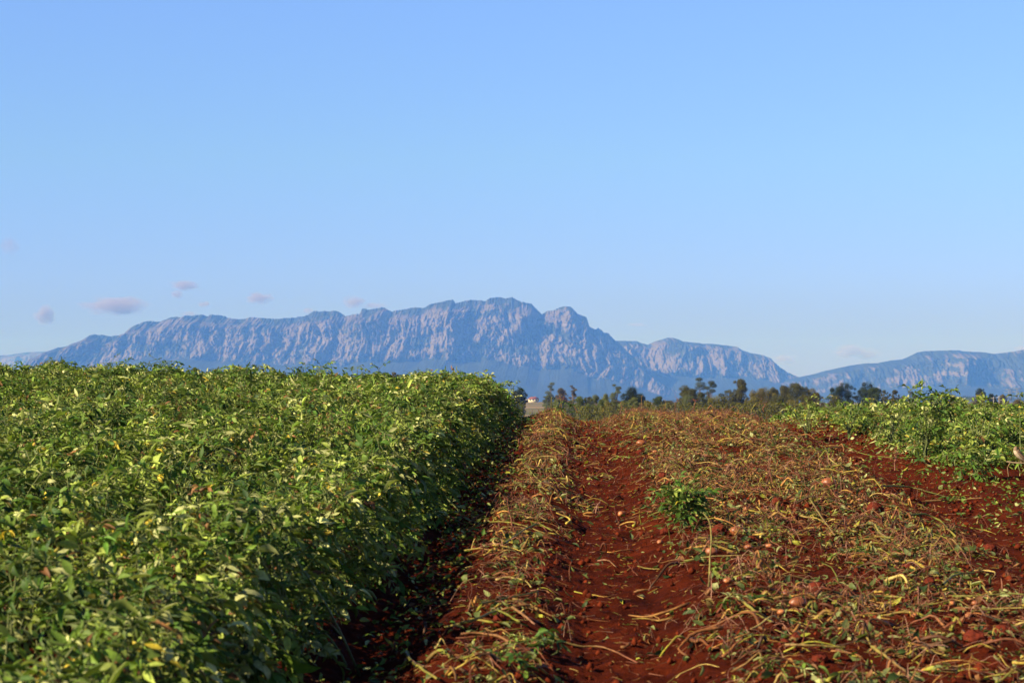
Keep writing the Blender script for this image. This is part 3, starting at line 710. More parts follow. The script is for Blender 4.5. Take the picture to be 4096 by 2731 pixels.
def HL(x, y):
    rowm = .5 + .5 * np.cos((x + 1.45) * 2 * math.pi / .82)
    h = .215 + .03 * rowm + .29 * np.minimum(1, np.abs(noise3(x / .52, y / .62, 5.0)) * 2.6) ** .6 + .16 * fbm(x / 1.3, y / 1.9, 6.0, 2) + .05 * noise3(x / .22, y / .22, 1.0)
    h = h - .14 * sstep(.22, .42, -noise3(x / .8, y / 1.3, 9.0) * 1.0)
    return h * (1 - sstep(-1.09, -.90, x + .15 + .12 * (1 - sstep(8, 14, y)) + .20 * fbm(y / .55, 3.3, 0, 3) * 2) * .9)
crop('potato_foliage', lambda y: (-y * .295 - 1.1, -.95), 4.9, 34.0, 215, HL,
     ([1.6, 3.8, 4.4, 2.4, 1.0, .12, .3], [.5, 1.8, 3.8, 3.2, 2.1, .5, 1.2]),
     'unharvested green potato crop filling the left half of the field', 31, wilt=.62,
     edge=[(-1.40, -1.12, .44, 4.5, 10.5, 170), (-1.28, -.97, .44, 10, 34, 150)])
def HR(x, y):
    h = .17 + .15 * np.minimum(1, np.abs(noise3(x / .5, y / .6, 15.0)) * 2.6) ** .6 + .08 * fbm(x / 1.3, y / 1.5, 16.0, 2) + .04 * noise3(x / .2, y / .2, 1.0) + .05 * sstep(3.6, 5, x)
    return h * (1 - .38 * sstep(18, 22, y)) * (.14 + .86 * sstep(3.2, 4.3, x + .3 * fbm(y / .7, 2.3, 0, 2))) * sstep(3.08, 3.3, x + .25 * fbm(y / .9, 8.3, 0, 3) * 1.5 - .80 * sstep(14.0, 15.0, y) * (1 - sstep(17.1, 17.8, y)) - .15 * sstep(19, 22, y))
crop('potato_foliage', lambda y: (3.1, y * .23 + 1.2), 8.5, 34.0, 150, HR,
     ([1, 3.2, 3.6, 2.4, 1.4, .4, .35], [.9, 3.0, 3.4, 2.0, 1.0, .5, 1.6]),
     'paler yellowing potato crop along the right side of the dug strip', 33, wilt=.62,
     edge=[(3.75, 3.1, .12, 8.5, 14.6, 80), (3.75, 3.05, .15, 17.9, 34, 110)])

# ------------------------------------------------------------------ litter of pulled stems
def stems(g, x, y, L, rad, heapf, r, palette, heading=None, lift=.0, K=4, S=9):
    n = len(x); h = r.uniform(0, 2 * math.pi, n) if heading is None else heading
    curv = r.normal(size=n) * 1.0
    t = np.linspace(-.5, .5, S)
    a = h[:, None] + curv[:, None] * t[None] + .24 * r.normal(size=(n, S)).cumsum(1) * .5
    kink = (np.arange(S)[None] >= r.integers(1, S, (n, 1))) * r.normal(size=(n, 1)) * .75; a = a + kink
    dx = np.cos(a) * (L / S)[:, None]; dy = np.sin(a) * (L / S)[:, None]
    X = x[:, None] + dx.cumsum(1) - dx.sum(1)[:, None] / 2; Y = y[:, None] + dy.cumsum(1) - dy.sum(1)[:, None] / 2
    hp = pile(X) * (.35 + 2.0 * np.clip(fbm(X / .38, Y / .45, 4.4, 2) * 1.3 + .3, 0, 1))
    Z = soil(X, Y) + rad[:, None] * .8 + hp * heapf[:, None] + lift * np.abs(r.normal(size=(n, 1))) * (.5 - np.abs(t))[None] * 2
    Z = Z + (r.normal(size=n) * .10 * L)[:, None] * t[None] * (pile(x)[:, None] * 12)
    Z = np.maximum(Z, soil(X, Y) + .002)
    # stay smooth: average with neighbours
    Zs = Z.copy(); Zs[:, 1:-1] = (Z[:, :-2] + Z[:, 1:-1] * 2 + Z[:, 2:]) / 4
    P = np.stack([X, Y, Zs], -1)
    pal = np.array(palette); i = r.integers(0, len(pal), n); j = np.where(r.random(n) < .6, i, r.integers(0, len(pal), n))
    rr = rad[:, None] * (np.linspace(1.15, .6, S)[None]) * (1 + .12 * r.normal(size=(n, S)))
    k = r.uniform(.7, 1.25, (n, 1))
    tubes(g, P, rr, pal[i] * k, K, colend=pal[j] * k, blotch=.7)
SP = [(.30, .28, .03), (.42, .31, .05), (.15, .16, .02), (.40, .20, .042), (.25, .10, .028), (.14, .04, .014), (.44, .33, .09), (.08, .038, .014), (.045, .025, .01), (.22, .10, .028)]
RP = [(.24, .09, .045), (.18, .05, .022), (.36, .19, .12), (.11, .03, .012), (.16, .04, .015)]
def spread(r, n, kind):
    y = 6.4 + (33 - 6.4) * r.random(n) ** .85
    if kind == 0: x = -.35 + (.16 + .10 * np.clip(fbm(y / 1.1, 3.0, 0, 2) * 2 + .3, -.5, 1)) * r.normal(size=n)
    elif kind == 1: x = r.choice([.72, 1.1, 1.95, 1.5], n, p=[.22, .22, .34, .22]) + .30 * r.normal(size=n)
    else: x = r.uniform(-.85, 3.1, n)
    x = np.clip(x, -.95, 3.5); return x, y
def patchy(r, x, y, bare=.0):
    """True where the litter lies; it gathers in drifts and leaves the soil bare between them"""
    d = fbm(x / .38, y / .50, 12.5, 3) * 3.1 + .85 * np.minimum(1, pile(x) / .04) - .74 + bare
    return r.random(len(x)) < np.clip(d + .28, .10, 1)
LP = np.array([(.09, .12, .03), (.19, .22, .07), (.04, .07, .015), (.33, .34, .13), (.22, .10, .035), (.28, .28, .03)])
def litter():
    r = np.random.default_rng(77); g = Geo()
    for kind, n in ((0, 2200), (1, 7600), (2, 1900)):
        x, y = spread(r, n, kind); k = patchy(r, x, y); x, y = x[k], y[k]; n = len(x)
        L = .05 + .34 * r.random(n) ** 2.2; rad = .0025 + .0068 * r.random(n) ** 1.8
        hd = np.where(r.random(n) < .3, r.normal(size=n) * .5, r.uniform(0, 6.28, n))
        stems(g, x, y, L, rad, r.random(n) ** .8, r, SP, hd, lift=.03)
    for kind, n in ((0, 3200), (1, 10000), (2, 3400)):      # roots and stolons, thin and pinkish
        x, y = spread(r, n, kind); k = patchy(r, x, y, .1); x, y = x[k], y[k]; n = len(x)
        L = .04 + .22 * r.random(n) ** 1.5; rad = r.uniform(.0008, .0024, n)
        stems(g, x, y, L, rad, r.random(n) ** .5 * 1.15, r, RP, lift=.05, K=3, S=7)
    n = 26000                                               # crumbs of straw on the bare soil
    x, y = spread(r, n, 2); L = .02 + .13 * r.random(n) ** 2; rad = r.uniform(.0008, .0027, n)
    hd = np.where(r.random(n) < .6, r.normal(size=n) * .4, r.uniform(0, 6.28, n))
    k = (r.random(n) < .6 + .4 * (pile(x) > .02)); stems(g, x[k], y[k], L[k], rad[k], r.random(k.sum()), r, SP + RP, hd[k], K=3, S=3)
    n = 420                                                 # ends of roots and stalks that stick up out of the drifts
    x, y = spread(r, n, 1); x[:110], y[:110] = spread(r, 110, 0); S = 7; t = np.linspace(0, 1, S)[None, :, None]
    y[::3] = r.uniform(21, 28, len(y[::3]))
    top = np.stack([r.normal(size=n) * .04, r.normal(size=n) * .04, .04 + .11 * r.random(n) ** 1.5], 1)
    P = np.stack([x, y, soil(x, y) + pile(x) * .4], 1)[:, None] + top[:, None] * t + (r.normal(size=(n, S, 3)).cumsum(1) * .007) * t
    pal = np.array(RP + SP[:5]); i = r.integers(0, len(pal), n)
    tubes(g, P, np.linspace(1.1, .5, S)[None] * (.0016 + .0035 * r.random((n, 1)) ** 2), pal[i], 4, colend=pal[i] * 1.1, blotch=.4)
    o = g.build('pulled_potato_stems', STEM, smooth=True)
    tag(o, 'tangled yellow and brown potato stems and roots strewn over the red soil', 'stem litter', kind='stuff')
    g = Geo()
    for kind, n in ((0, 5600), (1, 22000), (2, 17000)):
        x, y = spread(r, n, kind); k = patchy(r, x, y, .38 if kind == 2 else .14); x, y = x[k], y[k]; n = len(x)
        z = soil(x, y) + pile(x) * r.random(n) ** .6 * .95 + .004
        az = r.uniform(0, 6.28, n); D = np.stack([np.cos(az), np.sin(az), r.normal(size=n) * .25], 1)
        U = np.array([0, 0, 1.0]) + r.normal(size=(n, 3)) * .5
        L = .018 + .06 * r.random(n) ** 1.5; c = LP[r.choice(len(LP), n, p=[.24, .24, .2, .12, .12, .08])] * r.uniform(.7, 1.3, (n, 1))
        leaflets(g, np.stack([x, y, z], 1), D, U, L, L * r.uniform(.3, .62, n), np.abs(r.normal(size=n)) * .8 + .1, r.normal(size=n) * 1.3 + .3, c)
    # torn scraps of trimmed foliage along the foot of both crops
    for x0, sd, n in ((-.80, .13, 2600), (3.18, .22, 3600)):
        x = x0 + sd * r.normal(size=n); y = r.uniform(6.4, 33, n); z = soil(x, y) + .01 + .03 * r.random(n)
        az = r.uniform(0, 6.28, n); D = np.stack([np.cos(az), np.sin(az), r.normal(size=n) * .35], 1)
        L = r.uniform(.018, .055, n); c = leafcols(n, [.8, 2.4, 2.6, 2.0, 1.4, .2, .5], r)
        leaflets(g, np.stack([x, y, z], 1), D, np.array([0, 0, 1.0]) + r.normal(size=(n, 3)) * .6, L, L * r.uniform(.35, .62, n), np.abs(r.normal(size=n)) * .6, r.normal(size=n) * .8 + .2, c)
    o = g.build('torn_potato_leaves', LEAF); tag(o, 'torn green and wilted potato leaves scattered over the dug soil', 'leaf litter', kind='stuff')
    # crumbs and small lumps of soil
    g = Geo(); n = 16000; y = 6.4 + 25 * r.random(n) ** 1.1; x = r.uniform(-.9, 3.4, n); s = .003 + .024 * r.random(n) ** 8
    ico = np.array([[0, 0, 1], [.9, 0, .2], [.2, .9, .1], [-.8, .5, .2], [-.7, -.6, .1], [.3, -.9, .3], [0, 0, -.8]])
    fc = np.array([[0, 1, 2], [0, 2, 3], [0, 3, 4], [0, 4, 5], [0, 5, 1], [6, 2, 1], [6, 3, 2], [6, 4, 3], [6, 5, 4], [6, 1, 5]])
    z = soil(x, y)
    V = ico[None] * s[:, None, None] * (1 + .3 * r.normal(size=(n, 7, 1))) + np.stack([x, y, z + s * .4], 1)[:, None]
    g.add(V.reshape(-1, 3), np.repeat(np.array([(.115, .019, .0055)]) * r.uniform(.7, 1.25, (n, 1)), 7, 0), (fc[None] + (np.arange(n) * 7)[:, None, None]).reshape(-1, 3))
    o = g.build('soil_crumbs', CLOD); tag(o, 'loose crumbs of red soil over the dug strip', 'soil', kind='stuff')
litter()

# ------------------------------------------------------------------ placing single things by where they lie on the field
def on_ground(px, py, heap=0.0):
    d = ray(px, py); lo = 5.0
    t = np.arange(5, 34, .02); P = EYE + d[None] * (t / d[1])[:, None]
    hgt = P[:, 2] - (soil(P[:, 0], P[:, 1]) + heap * pile(P[:, 0]))
    i = np.argmax(hgt < 0); 
    if hgt[i] >= 0: i = len(t) - 130
    return P[i]
def blob(name, c, dims, mat, colr, seed, rough, label, cat, group, rz=0.0, sub=3):
    import bmesh
    bm = bmesh.new(); bmesh.ops.create_icosphere(bm, subdivisions=sub, radius=1.0)
    V = np.array([v.co[:] for v in bm.verts]); F = np.array([[v.index for v in f.verts] for f in bm.faces]); bm.free()
    V = V * (1 + rough[0] * fbm(V[:, 0] * 1.2 + seed, V[:, 1] * 1.2, V[:, 2] * 1.2, 2) + rough[1] * ridged(V[:, 0] * 3 + seed, V[:, 1] * 3, V[:, 2] * 3, 3))[:, None]
    V = V * np.array(dims) / 2; cz, sz = math.cos(rz), math.sin(rz)
    V = V @ np.array([[cz, sz, 0], [-sz, cz, 0], [0, 0, 1]])
    cc = np.array(colr)[None] * (1 + (.25 if cat == 'clod' else .8) * fbm(V[:, 0] * 40, V[:, 1] * 40, V[:, 2] * 40 + seed, 2)[:, None])
    if cat == 'potato':
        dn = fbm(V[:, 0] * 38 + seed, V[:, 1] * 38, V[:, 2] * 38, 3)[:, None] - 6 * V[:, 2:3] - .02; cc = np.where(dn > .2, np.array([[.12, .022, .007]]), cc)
    o = mesh_obj(name, V + c, F, mat, loc=c, col=np.clip(cc, .01, 1), smooth=(rough[1] < .05))
    tag(o, label, cat, group); return o
PO = [(2565, 1776, 36, 'round potato on the soil ridge with a pale leaf leaning on it', 0),
      (2620, 1808, 20, 'small potato just below the leaf covered potato', 0),
      (2487, 2058, 32, 'half buried potato at the edge of the bare furrow left of the green plant', .9),
      (2870, 1938, 24, 'small potato right above the uprooted green plant', .5),
      (3037, 1950, 22, 'small potato behind the arched brown roots', 1.1),
      (2990, 2038, 30, 'potato between the green plant and the windrow, in line with its leaves', .2),
      (3315, 1935, 52, 'long dusty potato lying flat in the middle of the right windrow', 0),
      (3447, 2005, 42, 'speckled potato beneath the long green stem on the right', .3),
      (3550, 1970, 14, 'tiny potato right of the speckled potato', 0),
      (3430, 1860, 24, 'potato in the shade of a pale root at the edge of the bare strip', .4),
      (3388, 1721, 15, 'small bright potato on the bare soil strip near the crest', 0),
      (2640, 2170, 28, 'orange potato on the furrow bank below the uprooted green plant', 1.2),
      (2950, 2130, 56, 'big dusty potato with a green stem across it', .2),
      (2993, 2190, 30, 'potato below the big dusty potato', .1),
      (3076, 2184, 28, 'round potato with a tangle of roots beside it', 0),
      (2845, 2210, 44, 'flat potato crossed by the long upright stem', .1),
      (2912, 2325, 38, 'bright clean potato right of the foot of the long upright stem', .2),
      (3143, 2375, 40, 'upright potato touching the large bright potato', 1.3),
      (3192, 2415, 66, 'largest bright potato lying on its side in the lower right', .25),
      (3125, 2450, 30, 'potato half hidden under stems below the upright potato', 0),
      (3807, 2415, 26, 'left one of two potatoes near the lower right corner', .3),
      (3903, 2413, 32, 'right one of two potatoes near the lower right corner', .2),
      (3657, 2462, 22, 'small round potato right of the tall pale root', 0),
      (3873, 2463, 24, 'small potato below the two potatoes near the lower right corner', 0),
      (3770, 2150, 16, 'tiny potato at the edge of the bare strip on the right', 0),
      (3228, 2128, 20, 'small pale potato next to a yellow leaf in the windrow', 0),
      (2735, 1735, 26, 'potato among stems on the left shoulder of the wide windrow', .3),
      (3010, 1770, 24, 'potato near the crest in the middle of the wide windrow', .5)]
for i, (px, py, w, lb, rz) in enumerate(PO):
    p = on_ground(px, py, .7); s = p[1] / FPX; w_ = w * s * 1.12
    r_ = random.Random(i)
    asp = r_.uniform(.68, .85)
    colr = (.37, .135, .042) if i % 3 else (.28, .09, .028)
    blob('potato', (p[0], p[1], p[2] + w_ * asp * .12), (w_, w_ * asp, w_ * asp * .85), POTATO, colr, i * 3.1, (.16, .0), lb, 'potato', 'potatoes left on the dug soil', rz)
CLD = [(2880, 2125, 56, 'purplish brown clod beside the big dusty potato'), (3175, 2080, 50, 'crumbly clod in the windrow above the yellow leaf'),
       (3010, 2168, 52, 'dark clod left of the round potato with roots'), (3633, 2275, 44, 'round clod on the right, under the thick arched stems'),
       (3270, 2360, 66, 'broad clod behind the largest bright potato'), (3180, 2385, 50, 'rough clod touching the upright potato'),
       (3190, 2560, 60, 'crumbling clod at the lower middle of the windrow'), (3135, 2575, 44, 'small clod left of the crumbling clod'),
       (4010, 2530, 64, 'large red clod near the lower right corner'), (3900, 2560, 80, 'cracked dark clod in the lower right'),
       (3280, 2640, 60, 'smooth red clod near the bottom edge'), (2660, 2130, 40, 'clod on the furrow bank below the green plant'),
       (2650, 1910, 40, 'clod on the furrow bank above the green plant'), (2680, 1935, 30, 'smaller clod right behind the green plant'),
       (2560, 1812, 28, 'clod below the leaf covered potato'), (3110, 2010, 44, 'clod left of the speckled potato'), (3500, 2040, 60, 'low clod beneath the speckled potato'),
       (2000, 2480, 46, 'clod on the left windrow in the foreground'), (2170, 2290, 50, 'clod casting a dark shadow on the left windrow'), (1620, 2160, 34, 'shaded reddish clod at the foot of the left crop'),
       (3720, 2330, 40, 'clod right of the round clod under arched stems'), (3960, 2200, 50, 'clod on the bare strip at the right')]
for i, (px, py, w, lb) in enumerate(CLD):
    p = on_ground(px, py, .3); s = p[1] / FPX; w_ = w * s
    blob('soil_clod', (p[0], p[1], p[2] + w_ * .12), (w_, w_ * .9, w_ * .68), CLOD, (.12, .021, .006), 50 + i * 2.3, (.35, .30), lb, 'clod', 'soil clods', i * .7, 4)

# ------------------------------------------------------------------ single stems and roots that stand out
def catmull(pts, n):
    P = np.array(pts, float); P = np.concatenate([[2 * P[0] - P[1]], P, [2 * P[-1] - P[-2]]]); out = []
    m = len(P) - 3
    for u in np.linspace(0, m - 1e-6, n):
        i = int(u); f = u - i; a, b, c, d = P[i:i + 4]
        out.append(.5 * ((2 * b) + (c - a) * f + (2 * a - 5 * b + 4 * c - d) * f * f + (3 * b - a - 3 * c + d) * f ** 3))
    return np.array(out)
def stem_px(name, pts, rad, c0, c1, label, cat, Yfix=None, twigs=0, group=None):
    """pts: pixel points of a stem lying on the litter; Yfix = distance of its foot when it stands up out of it"""
    W = []
    for i, q_ in enumerate(pts):
        if Yfix: W.append(at_dist(q_[0], q_[1], Yfix + (q_[2] if len(q_) > 2 else 0)))
        else:
            p = on_ground(q_[0], q_[1], 1.0); W.append(p + [0, 0, rad + .006])
    n = 6 + 4 * len(pts); P = catmull(W, n)
    rad *= .8; P[1:-1] += rng.normal(size=(n - 2, 3)) * rad * .16
    g = Geo(); loc = P[0].copy()
    tubes(g, P[None], np.linspace(rad * 1.1, rad * .6, n)[None] * (1 + .08 * rng.normal(size=(1, n))), np.array([c0]), 6, colend=np.array([c1]), blotch=.45)
    for k in range(twigs):
        i = rng.integers(n // 3, n - 1); m = 6; d = norm(rng.normal(size=3) + [0, 0, .3]); L = rng.uniform(.04, .12)
        Q = P[i] + d * (np.linspace(0, L, m))[:, None] + rng.normal(size=(m, 3)).cumsum(0) * L * .09; Q[0] = P[i]
        tubes(g, Q[None], np.linspace(rad * .45, rad * .12, m)[None], np.array([c1]), 4)
    o = g.build(name, STEM, loc=loc, smooth=True); tag(o, label, cat, group); return o
GRN = (.17, .19, .025); GRD = (.09, .11, .02); YEL = (.25, .21, .04); TAN = (.24, .14, .045); PNK = (.30, .14, .08); RBR = (.26, .09, .05); DRB = (.10, .06, .03)
f_ = on_ground(2835, 2345)[1]
stem_px('potato_stalk', [(2835, 2345), (2840, 2240, .05), (2845, 2140, .1), (2835, 2080, .2), (2812, 2050, .3)], .0065, YEL, (.22, .2, .05), 'long upright yellow green stem standing below the uprooted green plant', 'stem', f_)
for pts, rad, a, b, lb in [
    ([(2685, 2100), (2740, 2080), (2775, 2105)], .008, YEL, TAN, 'thick bent yellow stem arching out from the foot of the green plant'),
    ([(2795, 2165), (2880, 2175), (2940, 2170), (2948, 2090)], .005, GRN, YEL, 'green stem lying in a hook over the big dusty potato'),
    ([(2735, 2250), (2850, 2232), (2960, 2228), (3050, 2222)], .005, GRN, TAN, 'long stem across the flat potato in the mid foreground'),
    ([(3235, 1880), (3240, 1840), (3300, 1800), (3380, 1792), (3440, 1815), (3500, 1830)], .006, (.28, .33, .08), GRN, 'long bright green stem curving over the right windrow'),
    ([(3510, 1830), (3600, 1835), (3660, 1832)], .006, GRN, GRN, 'straight green stem reaching the bare strip at right'),
    ([(3530, 1950), (3640, 1955), (3720, 1975), (3800, 1998)], .008, GRN, GRD, 'thick green stem lying along the right edge of the windrow'),
    ([(3700, 2010), (3830, 2005), (3930, 1998)], .008, TAN, TAN, 'straw coloured stem on the bare strip below the thick green stem'),
    ([(3500, 2105), (3520, 2140), (3560, 2160), (3640, 2140), (3740, 2115)], .008, YEL, GRN, 'thick curved stem pointing at the bare strip'),
    ([(3620, 2070), (3700, 2065), (3760, 2090), (3790, 2120)], .0085, GRN, GRN, 'thick bright arched stem in the right windrow'),
    ([(3240, 2000), (3290, 2080), (3340, 2150)], .0065, YEL, TAN, 'straight tan stem slanting down across the windrow'),
    ([(3770, 2350), (3820, 2310), (3900, 2300)], .0095, YEL, GRN, 'pair of thick stems bent at the right, upper one'),
    ([(3930, 2350), (3960, 2385), (4020, 2382), (4096, 2385)], .0055, YEL, GRN, 'thin straight stem leaving the frame at the lower right'),
    ([(3810, 2392), (3900, 2392), (4000, 2385)], .005, GRN, YEL, 'slim green stem between the two lower right potatoes and clods'),
    ([(3885, 2455), (3980, 2445), (4096, 2440)], .006, YEL, YEL, 'pale yellow stem lying right of the small potato'),
    ([(3400, 2400), (3520, 2395), (3620, 2400)], .008, GRN, YEL, 'thick green stem in the lower middle of the windrow'),
    ([(3490, 2600), (3560, 2650), (3625, 2700)], .0085, YEL, TAN, 'thick pale stem slanting to the bottom edge'),
    ([(3140, 2590), (3230, 2592), (3380, 2600)], .007, TAN, YEL, 'straw stem lying flat above the smooth red clod'),
    ([(2950, 2400), (3000, 2440), (3050, 2480), (3090, 2500)], .009, YEL, GRN, 'thick yellow stem left of the largest bright potato'),
    ([(2100, 1862), (2160, 1930), (2240, 1965), (2330, 1990)], .007, GRN, YEL, 'long yellow green stem sliding off the left windrow into the furrow'),
    ([(1880, 2125), (1950, 2095), (2060, 2100), (2180, 2140)], .0065, GRN, YEL, 'bright arched stem on the left windrow beside the dark trench'),
    ([(2020, 2180), (2140, 2105), (2210, 2130)], .007, GRN, GRN, 'bent green stem crossing the left windrow'),
    ([(1860, 2210), (1920, 2202), (1985, 2215)], .007, YEL, TAN, 'short pale stem on bare soil at the trench edge'),
    ([(1920, 2425), (2030, 2400), (2150, 2375)], .0065, GRN, GRN, 'slender green stem lying across the left windrow foreground'),
    ([(1780, 2520), (1900, 2490), (1990, 2455), (2080, 2500)], .0085, YEL, GRN, 'thick curved green stem arching over the left windrow foreground'),
    ([(1620, 2620), (1660, 2670), (1750, 2731)], .0095, GRN, YEL, 'fat stem at the bottom edge in front of the dark trench'),
    ([(2050, 2440), (2100, 2475), (2140, 2510)], .0085, TAN, PNK, 'tan thick stem slanting over the left windrow foreground'),
    ([(2170, 2540), (2300, 2590), (2420, 2600), (2550, 2660)], .006, YEL, RBR, 'long stem trailing from the left windrow across the furrow'),
    ([(2390, 2250), (2430, 2248), (2465, 2275)], .006, PNK, TAN, 'short pinkish stem lying on the furrow floor'),
    ([(2550, 2270), (2590, 2280), (2640, 2282)], .0045, YEL, YEL, 'small hooked straw stem on the furrow bank'),
    ([(2500, 1745), (2590, 1720), (2690, 1655), (2740, 1645)], .007, GRN, YEL, 'long green stem climbing the windrow towards the crest'),
    ([(2860, 1680), (2920, 1720), (2985, 1750), (3010, 1770)], .007, GRN, YEL, 'thick green stem slanting down near the crest of the wide windrow'),
    ([(3035, 1650), (3080, 1680), (3140, 1720)], .006, GRN, TAN, 'yellow green stem below the hooped stem at the crest'),
    ([(3160, 1680), (3210, 1710), (3260, 1740)], .007, DRB, DRB, 'dark brown stem pointing down beside the bare strip'),
    ([(1490, 1885), (1600, 1890), (1680, 1905), (1730, 1950), (1800, 1965)], .006, YEL, TAN, 'dry tan stem spilling from the left crop into the trench')]:
    stem_px('potato_stalk', pts, rad, a, b, lb, 'stem')
for pts, rad, a, b, lb, foot, tw in [
    ([(2565, 1650), (2567, 1617), (2566, 1586), (2572, 1583)], .006, TAN, TAN, 'pale stick standing on the crest in front of the cypress', 28.5, 3),
    ([(2662, 1636), (2661, 1615), (2661, 1596)], .0045, TAN, TAN, 'short thin stick on the crest below the lone dark tree', 28.5, 1),
    ([(2240, 1660), (2245, 1620), (2240, 1590), (2237, 1586)], .006, RBR, RBR, 'upright red brown root on the left windrow crest', 27, 10),
    ([(2205, 1640), (2205, 1608), (2206, 1585)], .006, GRN, YEL, 'stubby green stem end poking up beside the drooping leaves on the crest', 26.5, 1),
    ([(2310, 1650), (2290, 1615), (2260, 1600), (2225, 1592)], .004, RBR, PNK, 'branching reddish root tangle above the left windrow crest', 27.5, 8),
    ([(2480, 1650), (2487, 1630), (2482, 1612), (2492, 1610)], .004, PNK, RBR, 'curled pale root on the crest left of the pale stick', 28, 6),
    ([(2700, 1640), (2702, 1612), (2712, 1600), (2705, 1590)], .0045, RBR, PNK, 'thin reddish root curling up at the crest right of the cypress', 28, 6),
    ([(2775, 1645), (2778, 1620), (2782, 1602), (2768, 1595)], .007, RBR, RBR, 'knobbly brown root standing on the crest before the yellow olive tree', 26, 6),
    ([(2912, 1650), (2925, 1632), (2940, 1626), (2953, 1640), (2958, 1655)], .005, TAN, RBR, 'hooped dry stem making an arch on the crest', 25, 0),
    ([(3003, 1650), (3012, 1630), (3024, 1613)], .007, GRN, YEL, 'cut green stem end pointing up on the crest', 24, 1),
    ([(3055, 1645), (3052, 1632), (3060, 1620), (3052, 1612)], .005, RBR, RBR, 'small knotted root on the crest right of the cut green stem end', 24, 9),
    ([(2412, 1650), (2414, 1636), (2417, 1628)], .003, TAN, TAN, 'tiny twig above the furrow on the skyline', 29, 0),
    ([(3580, 1880), (3578, 1850), (3585, 1820), (3578, 1790)], .006, PNK, RBR, 'pinkish branching root standing at the edge of the bare strip', 15.6, 14),
    ([(3672, 2560), (3670, 2480), (3674, 2420), (3672, 2345)], .006, PNK, PNK, 'tall pale root sticking up in the lower right windrow', 9.3, 6),
    ([(3610, 2520), (3640, 2480), (3645, 2450), (3648, 2420)], .004, PNK, TAN, 'short pale root left of the tall pale root', 9.35, 3),
    ([(2975, 2390), (2955, 2330), (2957, 2270), (2968, 2235)], .0045, PNK, PNK, 'wavy pale root standing right of the bright clean potato', 10.4, 2),
    ([(3090, 1930), (3077, 1880), (3085, 1830), (3094, 1805)], .0045, RBR, PNK, 'thin reddish root bowed over the middle of the wide windrow', 15.2, 5),
    ([(3075, 1890), (3076, 1860), (3070, 1800)], .004, TAN, PNK, 'straight thin root beside the bowed reddish root', 15.2, 2),
    ([(2725, 1845), (2733, 1810), (2730, 1780)], .004, RBR, RBR, 'dark short root upright on the left shoulder of the wide windrow', 17.2, 2),
    ([(2595, 2360), (2602, 2340), (2598, 2315)], .0025, PNK, PNK, 'tiny pale root standing alone on the furrow floor', 9.9, 0),
    ([(2270, 1860), (2268, 1830), (2272, 1800)], .007, RBR, RBR, 'thick reddish root bent down on the left windrow', 16.5, 3),
    ([(2050, 2140), (2045, 2080), (2035, 2040), (2028, 1985)], .0045, PNK, RBR, 'reddish root bowed over the left windrow', 12.4, 5)]:
    stem_px('potato_root', pts, rad, a, b, lb, 'root', foot, tw)

# ------------------------------------------------------------------ single plants and shoots
def plant(loc, H, spread_, nst, p, label, seed, size=.06, wilt=.2, lean=(0, 0), name='potato_plant', nleaf=7, cat='potato plant', group=None, droop=0):
    r = np.random.default_rng(seed); root = empty(name, loc); tag(root, label, cat, group)
    gs, gl = Geo(), Geo()
    for k in range(nst):
        az = r.uniform(0, 6.28); top = np.array([math.cos(az) * spread_ * r.uniform(.3, 1) + lean[0], math.sin(az) * spread_ * r.uniform(.3, 1) + lean[1], H * r.uniform(.75, 1.0)])
        if nst == 1: top = np.array([lean[0], lean[1], H])
        m = 8; t = np.linspace(0, 1, m)[:, None]
        P = top * t ** np.array([1.4, 1.4, .85]) + r.normal(size=(m, 3)) * .006; P[0] = [0, 0, -.02]
        tubes(gs, P[None], np.linspace(.006, .0028, m)[None], np.array([(.13, .16, .05)]), 6)
        n = nleaf; ti = r.uniform(.10, 1, n); ti[:2] = 1.0
        O = np.stack([np.interp(ti, t[:, 0], P[:, j]) for j in range(3)], 1)
        a2 = r.uniform(0, 6.28, n) ; el = r.uniform(-.2, .9, n) - droop
        D = np.stack([np.cos(a2) * np.cos(el), np.sin(a2) * np.cos(el), np.sin(el)], 1)
        compound(gl, O, D, r.uniform(.09, .17, n) * size / .06, size * r.uniform(.7, 1.15, n), p, wilt, True, r)
    gs.build('stem', STEM, root, smooth=True); gl.build('foliage', LEAF, root); return root
FR = [3, 4, 2.2, .8, .5, .0, .0]; MX = [.6, 2.5, 3, 2, 1.4, .3, .3]; YL = [.3, 1.4, 3, 2.4, 1.2, .5, .5]
g_ = on_ground(2740, 2110, .2)
plant(g_, .24, .10, 12, [1.5, 4, 3.4, 1, .4, 0, 0], 'uprooted bluish green potato plant lying on the windrow beside the furrow', 3, .062, .2, name='potato_plant', nleaf=8, lean=(-.02, 0))
def on_crop(px, top, Y, h, **k):
    c = at_dist(px, top, Y); gz = float(soil(c[0], Y)); H = max(.15, c[2] - gz); return (c[0], Y, gz), H
